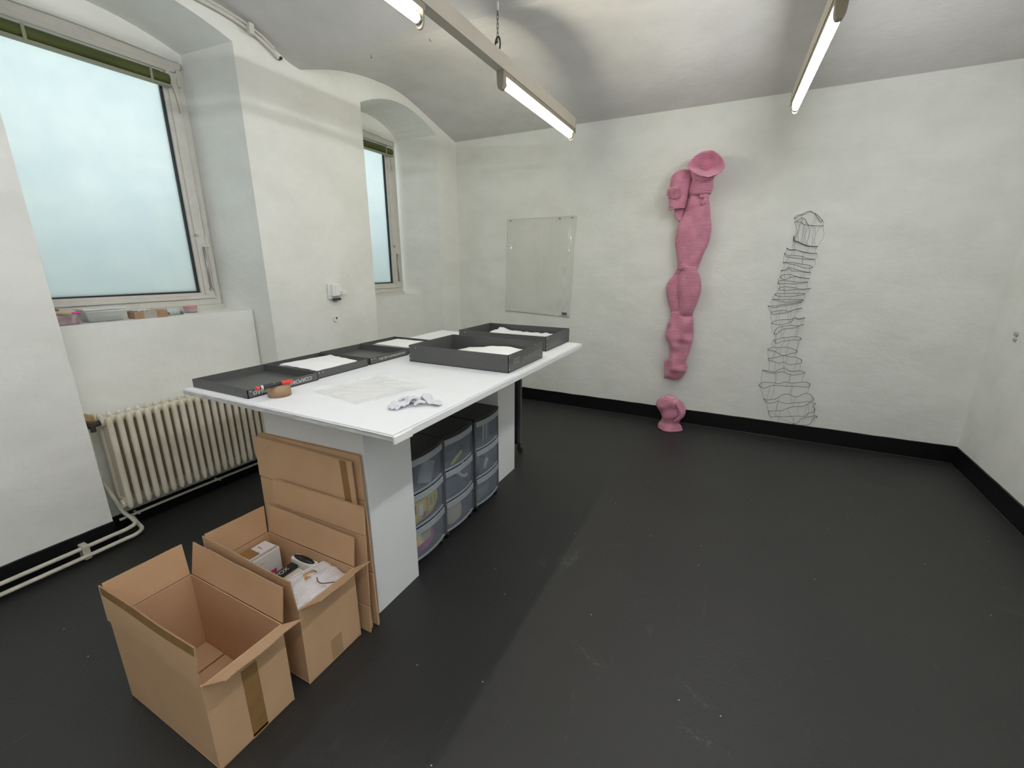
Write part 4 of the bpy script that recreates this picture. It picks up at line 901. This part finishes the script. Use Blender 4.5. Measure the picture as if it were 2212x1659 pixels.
# cotton gloves
def ribbon(path, w_, th_, m_, zwave=0, n=12, taper=None):
    P = smooth_path(path, 6); rings = []; K = len(P)
    for i, p in enumerate(P):
        d = (P[min(i+1, K-1)]-P[max(i-1, 0)]).normalized(); s_ = d.cross(Vector((0, 0, 1))).normalized(); u_ = s_.cross(d)
        t_ = i/(K-1); ww = (w_ if taper is None else w_*taper(t_)); e = min(1, .3+t_*12, .3+(1-t_)*12)
        rings.append([p+s_*ww*e*math.cos(a)*(1+.12*nz((p.x*20, p.y*20, a), 1, 2))+u_*th_*e*math.sin(a)+Vector((0, 0, .004*math.sin(a)*nz((p.x*60, p.y*60, a*2), 1, 3))) for a in [2*math.pi*j/n for j in range(n)]])
    m_.loft(rings); return m_
GZ = TT+.008
def glove(base, ang, label, arch_=.03, flip=1):
    t = thing('cotton_glove', (base[0], base[1], TT), label, 'glove', 'crumpled white cotton gloves')
    ca_, sa_ = math.cos(ang), math.sin(ang)
    def T(x, y, z): return Vector((base[0]+ca_*x-sa_*y*flip, base[1]+sa_*x+ca_*y*flip, GZ+z))
    m = MB(); ribbon([T(-.075, 0, 0), T(-.050, .006, .006), T(-.030, .002, .002), T(-.012, 0, arch_*.8), T(.006, -.004, arch_), T(.022, -.002, arch_*.35), T(.036, 0, .008), T(.05, 0, .002)], .026, .0055, m, n=20, taper=lambda s: 1.05-.2*s+.12*math.sin(s*19)); link('palm', m, M['cotton'], t)
    for k, (yy, ln) in enumerate(((-.024, .040), (-.009, .052), (.007, .055), (.022, .045))):
        m = MB(); ribbon([T(.036, yy*.8, .004), T(.05+ln*.3, yy, .012), T(.045+ln*.7, yy+.006*nz((k, 1, 0), 1), .004), T(.045+ln, yy+.01*nz((k, 2, 0), 1), .0)], .0075, .0055, m); link('finger', m, M['cotton'], t)
    m = MB(); ribbon([T(-.01, .022, .006), T(.008, .042, .014), T(.028, .050, .002)], .008, .006, m); link('thumb', m, M['cotton'], t)
    return t
glove((-1.105, 1.375), math.radians(195), 'crumpled white cotton glove with its cuff toward the table edge', .030)
glove((-1.150, 1.335), math.radians(252), 'white cotton glove folded under the other, nearer the polythene', .026, -1)

# ------------------------------------------------------------------ open cardboard boxes
CT = .004
def carton(x0, x1, y0, y1, h, label, flaps, tape=None, group='open brown cardboard boxes on the floor'):
    t = thing('cardboard_box', ((x0+x1)/2, (y0+y1)/2, 0), label, 'box', group)
    m = MB()
    m.box(x0, x1, y0, y1, .002, .006)
    m.box(x0, x1, y0, y0+CT, .002, h); m.box(x0, x1, y1-CT, y1, .002, h); m.box(x0, x0+CT, y0+CT, y1-CT, .002, h); m.box(x1-CT, x1, y0+CT, y1-CT, .002, h)
    link('body', m, M['card'], t, bevel=.0012)
    for fi, (q, n_) in enumerate(flaps):
        q = [Vector(p) for p in q]; nn = Vector(n_)*CT; m = MB(); K = 12; rings = []; g_ = Vector((0, 0, .0018))+nn*.35
        def surf(s_, v_, off=0):
            a = q[0]+(q[1]-q[0])*s_+g_; b_ = q[3]+(q[2]-q[3])*s_+nn*1.2*nz((s_*3, h, 0), 1, 4+fi)
            return a+(b_-a)*v_+nn*(.9*math.sin(math.pi*s_)*math.sin(math.pi*v_)+off)
        for i in range(K+1):
            s_ = i/K; rings.append([surf(s_, v_) for v_ in (0, .25, .5, .75, 1)]+[surf(s_, v_, 1) for v_ in (1, .75, .5, .25, 0)])
        m.loft(rings, smooth=False); m.mi = [1 if (i % 10 == 4 or i >= 10*K) else 0 for i in range(len(m.f))]
        fo = link('flap', m, [M['card'], M['card_edge']], t)
        if fi == 0 and tape:
            m = MB(); m.grid(lambda u, v: surf(.02+.975*u, .78+.22*v, 1.12), 16, 3, False); m.grid(lambda u, v: surf(.02+.975*u, 1.0-.06*v, -.10), 16, 1, False)
            m.grid(lambda u, v: surf(.02+.975*u, 1.004, -.12+1.26*v), 16, 1, False); link('tape_strip', m, M['tape'], t, recalc=False)
    return t
# box A, nearest the camera, empty
ax0, ax1, ay0, ay1, ah = -1.912, -1.330, .494, .770, .358
tA = carton(ax0, ax1, ay0, ay1, ah, 'empty open cardboard box, the nearer one, in the foreground', [
    ([(ax0-.003, ay0, ah), (ax1, ay0, ah), (ax1-.004, ay0+.012, ah+.140), (ax0-.018, ay0+.006, ah+.142)], (0, -1, 0)),
    ([(ax0, ay1-.004, ah), (ax0, ay0+.004, ah), (ax0-.018, ay0+.012, ah+.142), (ax0-.022, ay1-.002, ah+.140)], (-1, 0, 0)),
    ([(ax1, ay1, ah), (ax0, ay1, ah), (ax0+.002, ay1+.030, ah+.138), (ax1+.004, ay1+.018, ah+.142)], (0, 1, 0)),
    ([(ax1, ay0+.004, ah), (ax1, ay1-.004, ah), (ax1+.120, ay1-.004, ah+.076), (ax1+.116, ay0+.016, ah+.072)], (.5, 0, -.8))], tape=True)
m = MB(); m.box(ax1+.0004, ax1+.0012, .608, .662, .012, .300); m.box(ax1-.001, ax1+.0012, .608, .662, .001, .02); link('tape_strip', m, M['tape'], tA)
for xa, xb_, zz in ((-1.905, -1.773, .012), (-1.767, -1.337, .0095)):
    m = MB(); m.box(xa, xb_, .500, .764, .0065, zz); link('inner_flap', m, M['card'], tA)
m = MB(); m.box(-1.773, -1.767, .500, .764, .0062, .0066); link('flap_gap', m, M['black_plastic'], tA)
# box B, behind it, packed
bx0, bx1, by0, by1, bh = -1.905, -1.330, .839, 1.112, .358
tB = carton(bx0, bx1, by0, by1, bh, 'packed open cardboard box, between the empty box and the table', [
    ([(bx0-.002, by0, bh), (bx1, by0, bh), (bx1-.002, by0-.012, bh+.140), (bx0-.010, by0+.004, bh+.142)], (0, -1, 0)),
    ([(bx0, by1-.004, bh), (bx0, by0+.004, bh), (bx0-.010, by0+.010, bh+.142), (bx0-.006, by1+.002, bh+.140)], (-1, 0, 0)),
    ([(bx1, by1, bh), (bx0, by1, bh), (bx0+.002, by1+.022, bh+.140), (bx1+.004, by1+.012, bh+.142)], (0, 1, 0)),
    ([(bx1, by0+.004, bh), (bx1, by1-.004, bh), (bx1+.112, by1-.010, bh+.080), (bx1+.105, by0+.020, bh+.072)], (.5, 0, -.8))])
m = MB(); m.box(bx1+.0004, bx1+.0010, .955, 1.01, .012, .11); link('tape_strip', m, M['tape_faint'], tB)
# packed contents
t = thing('white_carton', (-1.83, 1.0, .01), 'tall white carton with grey stripe inside the packed box', 'carton')
m = MB(); m.box(-1.888, -1.782, .915, 1.080, .01, .335); link('carton_body', m, M['white_p'], t, bevel=.002)
m = MB(); m.box(-1.806, -1.786, .914, 1.081, .3352, .336); link('grey_stripe', m, M['stain'], t)
m = MB(); m.slab([(-1.889, .955, .3362), (-1.815, .955, .3362), (-1.815, 1.005, .3362), (-1.889, 1.005, .3362)], (0, 0, .0006)); m.slab([(-1.815, .955, .3362), (-1.7815, .96, .30), (-1.7815, 1.0, .30), (-1.815, 1.005, .3362)], (.0006, 0, .0006)); link('brown_tape', m, M['tape'], t)
m = MB(); m.box(-1.87, -1.868+.03, 1.03, 1.034, .3355, .336); m.box(-1.7818, -1.7812, .945, .962, .20, .255); m.box(-1.7818, -1.7812, 1.0, 1.05, .22, .24); link('print', m, M['pink_box'], t)
m = rbox(-1.676, -1.572, .870, 1.060, .01, .285); tag(link('white_slim_box', m, [M['cream']], bevel=.002), 'cream slim box lying along the packed box middle', 'box')
t = thing('black_sleeve', (-1.65, .99, .286), 'glossy black sleeve with silver lettering on the cream slim box', 'sleeve')
m = MB(); m.box(-1.675, -1.632, .870, 1.060, .2855, .302); link('sleeve', m, M['black_plastic'], t, bevel=.003)
text_mesh('VOX', .034, 'lettering', M['rivet'], t, (-1.640, .958, .3022), (0, 1, 0), (-1, 0, 0), .9)
t = thing('black_white_case', (-1.62, 1.08, .20), 'white case with oval black window against the far side of the packed box', 'case')
m = rbox(-1.69, -1.545, 1.066, 1.104, .01, .318); link('case_body', m, M['white_p'], t, bevel=.006)
m = MB(); m.loft([[Vector((-1.618+.066*math.cos(a), 1.084+.016*math.sin(a), z_)) for a in [2*math.pi*j/24 for j in range(24)]] for z_ in (.3182, .321)]); link('dark_window', m, M['black_plastic'], t)
t = thing('bubble_wrap_parcel', (-1.45, .98, .12), 'bubble-wrapped parcel filling the right end of the packed box', 'parcel')
def bw(u, v):
    x = (-1.585*(1-u)-1.400*u)*(1-v)+(-1.512*(1-u)-1.342*u)*v; y = (.900*(1-u)+.850*u)*(1-v)+1.102*v; z = .30+.035*math.sin(math.pi*u)**.5*math.sin(math.pi*v)**.5+.012*nz((x*12, y*12, 0), 2, 3)+.035*v*(1-u*.6)
    cxx = ((x*100) % 1.1)/1.1-.5; cyy = ((y*100+(.5 if int(x*100/1.1) % 2 else 0)) % 1.1)/1.1-.5; r2_ = cxx*cxx+cyy*cyy
    return Vector((x, y, z+.0028*max(0, 1-r2_*5)))
m = MB(); m.grid(bw, 110, 110); link('bubble_film', m, M['bubble'], t, recalc=False)
m = rbox(-1.560, -1.352, .862, 1.060, .01, .290); link('inner_block', m, M['white_p'], t, bevel=.01)
m = MB(); m.tube([bw(.16, .0+.95*i/20)+Vector((0, 0, .004)) for i in range(21)], .0035, 6); link('film_fold', m, M['bubble'], t)
t = thing('tag_with_chain', (-1.53, 1.03, .34), 'brown paper tag on a bead chain lying on the bubble wrap', 'tag')
zt = .350
m = MB(); q = [on_z(480+x/6.9125, 1140+y/6.9125, zt) for x, y in ((1205, 700), (1240, 790), (1390, 700), (1350, 625))]; m.slab(q, (0, 0, .0015)); link('tag_card', m, M['brown_tag'], t)
m = MB(); cp = smooth_path([on_z(480+x/6.9125, 1140+y/6.9125, zt) for x, y in ((1350, 640), (1395, 650), (1410, 720), (1430, 800), (1480, 828), (1560, 825), (1640, 815), (1700, 806))], 7)
for p in cp[::1]:
    m.loft([[p+Vector((.0028*math.cos(f_)*math.cos(a), .0028*math.cos(f_)*math.sin(a), .0028*math.sin(f_))) for a in [2*math.pi*j/6 for j in range(6)]] for f_ in (-1.4, -.6, .2, .9, 1.45)])
link('bead_chain', m, M['bead0'], t)

# collapsed boxes leaning on the near plinth
def flat_box(xl0, xl1, xr0, xr1, zt0, zt1, yb, yt, th, creases, label, tape_=False, corner=0):
    """xl0/xr0 at floor, xl1/xr1 at top; zt0 top left height, zt1 top right"""
    t = thing('collapsed_box', ((xl0+xr0)/2, yb, 0), label, 'box', 'flattened cardboard boxes leaning on the near plinth')
    L0, R0, R1, L1 = Vector((xl0, yb, .002)), Vector((xr0, yb, .002)), Vector((xr1, yt, zt1)), Vector((xl1, yt, zt0))
    def pt(u, v): return L0*(1-u)*(1-v)+R0*u*(1-v)+R1*u*v+L1*(1-u)*v
    n_ = ((R0-L0).cross(L1-L0)).normalized()
    if n_.y > 0: n_ = -n_
    lv = [0]+creases+[1]
    for k in range(len(lv)-1):
        g_ = .0035/.8
        for layer, (off, ins) in enumerate(((0, 0), (-th*.55, .012))):
            a, b_ = lv[k]+(g_ if k else 0), lv[k+1]-(g_ if k < len(lv)-2 else 0)
            u0, u1 = (ins*.6, 1-ins)
            q = [pt(u0, a), pt(u1, a), pt(u1, b_), pt(u0, b_)]; q = [p+n_*(off+ (.003 if (k % 2 == 0 and layer == 0) else 0)) for p in q]
            m = MB(); m.slab(q, -n_*th*.42); link('panel', m, [M['card']], t, bevel=.001)
    m = MB(); m.slab([pt(.004, .006)-n_*th*.30, pt(.996, .006)-n_*th*.30, pt(.996, .992)-n_*th*.30, pt(.004, .992)-n_*th*.30], -n_*th*.30); link('corrugated_core', m, M['card_edge'], t)
    if tape_:
        a = creases[-1]+.01
        m = MB(); m.slab([pt(.905, a)+n_*.0035, pt(.965, a)+n_*.0035, pt(.955, 1)+n_*.0035, pt(.895, 1)+n_*.0035], n_*.0006); link('tape_strip', m, M['tape'], t)
    return t
flat_box(-2.00, -2.045, -1.296, -1.356, .812, .832, 1.188, 1.226, .016, [.17*1.9, .75], 'rearmost flattened box, flat against the near plinth')
flat_box(-1.99, -2.040, -1.312, -1.380, .806, .806, 1.162, 1.200, .014, [.30, .74], 'middle flattened box with a strip of brown tape at its right edge', True)
flat_box(-1.90, -1.885, -1.298, -1.288, .625, .632, 1.140, 1.160, .012, [.22, .79], 'front shorter flattened box behind the packed box')

# ------------------------------------------------------------------ things on the near window sill
Z0 = SILL
t = thing('food_container', (-3.46, 1.24, Z0), 'clear lidded plastic tub on the window sill', 'container')
m = MB(); m.loft([[Vector((-3.43+sx*a, 1.232+sy*b_, Z0+z_)) for sx, sy in ((-1, -1), (1, -1), (1, 1), (-1, 1))] for a, b_, z_ in ((.055, .085, .001), (.068, .100, .070))], smooth=False); link('tub', m, M['tub'], t, bevel=.01)
m = MB(); m.box(-3.505, -3.355, 1.125, 1.340, Z0+.070, Z0+.082); link('lid', m, M['lid'], t, bevel=.005)
m = MB(); m.box(-3.475, -3.385, 1.155, 1.310, Z0+.003, Z0+.022); link('contents', m, M['grey_stuff'], t)
t = thing('small_carton', (-3.39, 1.46, Z0), 'small brown carton with a clear tape band on the window sill', 'box')
m = rbox(-3.445, -3.350, 1.362, 1.545, Z0, Z0+.047); link('carton_body', m, M['tape_roll'], t, bevel=.004)
m = rbox(-3.446, -3.3492, 1.412, 1.482, Z0-.0, Z0+.0478); link('clear_band', m, M['tub'], t)
m = MB(); m.grid(lambda u, v: Vector((-3.44+.07*u, 1.37+.09*v, Z0+.050+.006*nz((u*5, v*5, 0), 2, 3))), 10, 10); link('torn_paper', m, M['paper'], t, solid=.001, recalc=False)
t = thing('zip_bag', (-3.38, 1.06, Z0), 'clear zip bag with magenta zip at the shaded end of the sill', 'bag')
lm = MB(); rings = []
for i in range(9):
    s = i/8; rings.append([Vector((-3.39+(.04*(1-.7*s)+.004*nz((a, s, 0), 2, 1))*math.cos(a), 1.04+.085*math.sin(a)*(1-.1*s), Z0+.001+.062*s)) for a in [2*math.pi*j/16 for j in range(16)]])
lm.loft(rings); link('bag_body', lm, M['zip_bag'], t)
m = MB(); m.box(-3.402, -3.375, .955, 1.12, Z0+.060, Z0+.068); link('zip_strip', m, M['magenta'], t, bevel=.002)
rings = []; m = MB()
for i in range(6):
    s = i/5; rings.append([Vector((-3.39+(.030*(1-.5*s))*math.cos(a), 1.04+.07*math.sin(a)*(1-.1*s), Z0+.002+.038*s)) for a in [2*math.pi*j/12 for j in range(12)]])
m.loft(rings); link('filling', m, M['purple_stuff'], t)
t = thing('wooden_brush', (-3.36, 1.03, Z0+.07), 'brush with dark bristles on the zip bag', 'brush')
m = MB(); m.tube([(-3.375, .955, Z0+.078), (-3.358, 1.02, Z0+.072), (-3.345, 1.07, Z0+.066)], [.006, .009, .013], 10); link('handle', m, M['tan'], t)
m = MB(); m.box(-3.40, -3.37, .965, 1.03, Z0+.074, Z0+.090); link('bristle_head', m, M['purple_stuff'], t, bevel=.003)
t = thing('black_bag', (-3.43, 1.60, Z0), 'small clear bag with dark contents beside the brown carton', 'bag')
m = rbox(-3.46, -3.40, 1.570, 1.665, Z0, Z0+.022); link('dark_contents', m, M['grey_stuff'], t, bevel=.006)
rings = []; m = MB()
for i in range(6):
    s = i/5; rings.append([Vector((-3.43+.036*(1-.5*s*s)*math.cos(a), 1.61+.066*math.sin(a)*(1-.35*s), Z0+.001+.052*s)) for a in [2*math.pi*j/12 for j in range(12)]])
m.loft(rings); link('bag_film', m, M['tub'], t)
t = thing('round_tin', (-3.50, 1.76, Z0), 'small translucent pot with a salmon lid at the right end of the row', 'pot')
m = MB(); m.cyl((-3.49, 1.755, Z0), (0, 0, 1), .040, .036, 20); link('pot', m, M['zip_bag'], t)
m = MB(); m.cyl((-3.49, 1.755, Z0+.036), (0, 0, 1), .042, .010, 20); link('lid', m, M['pinkred'], t)
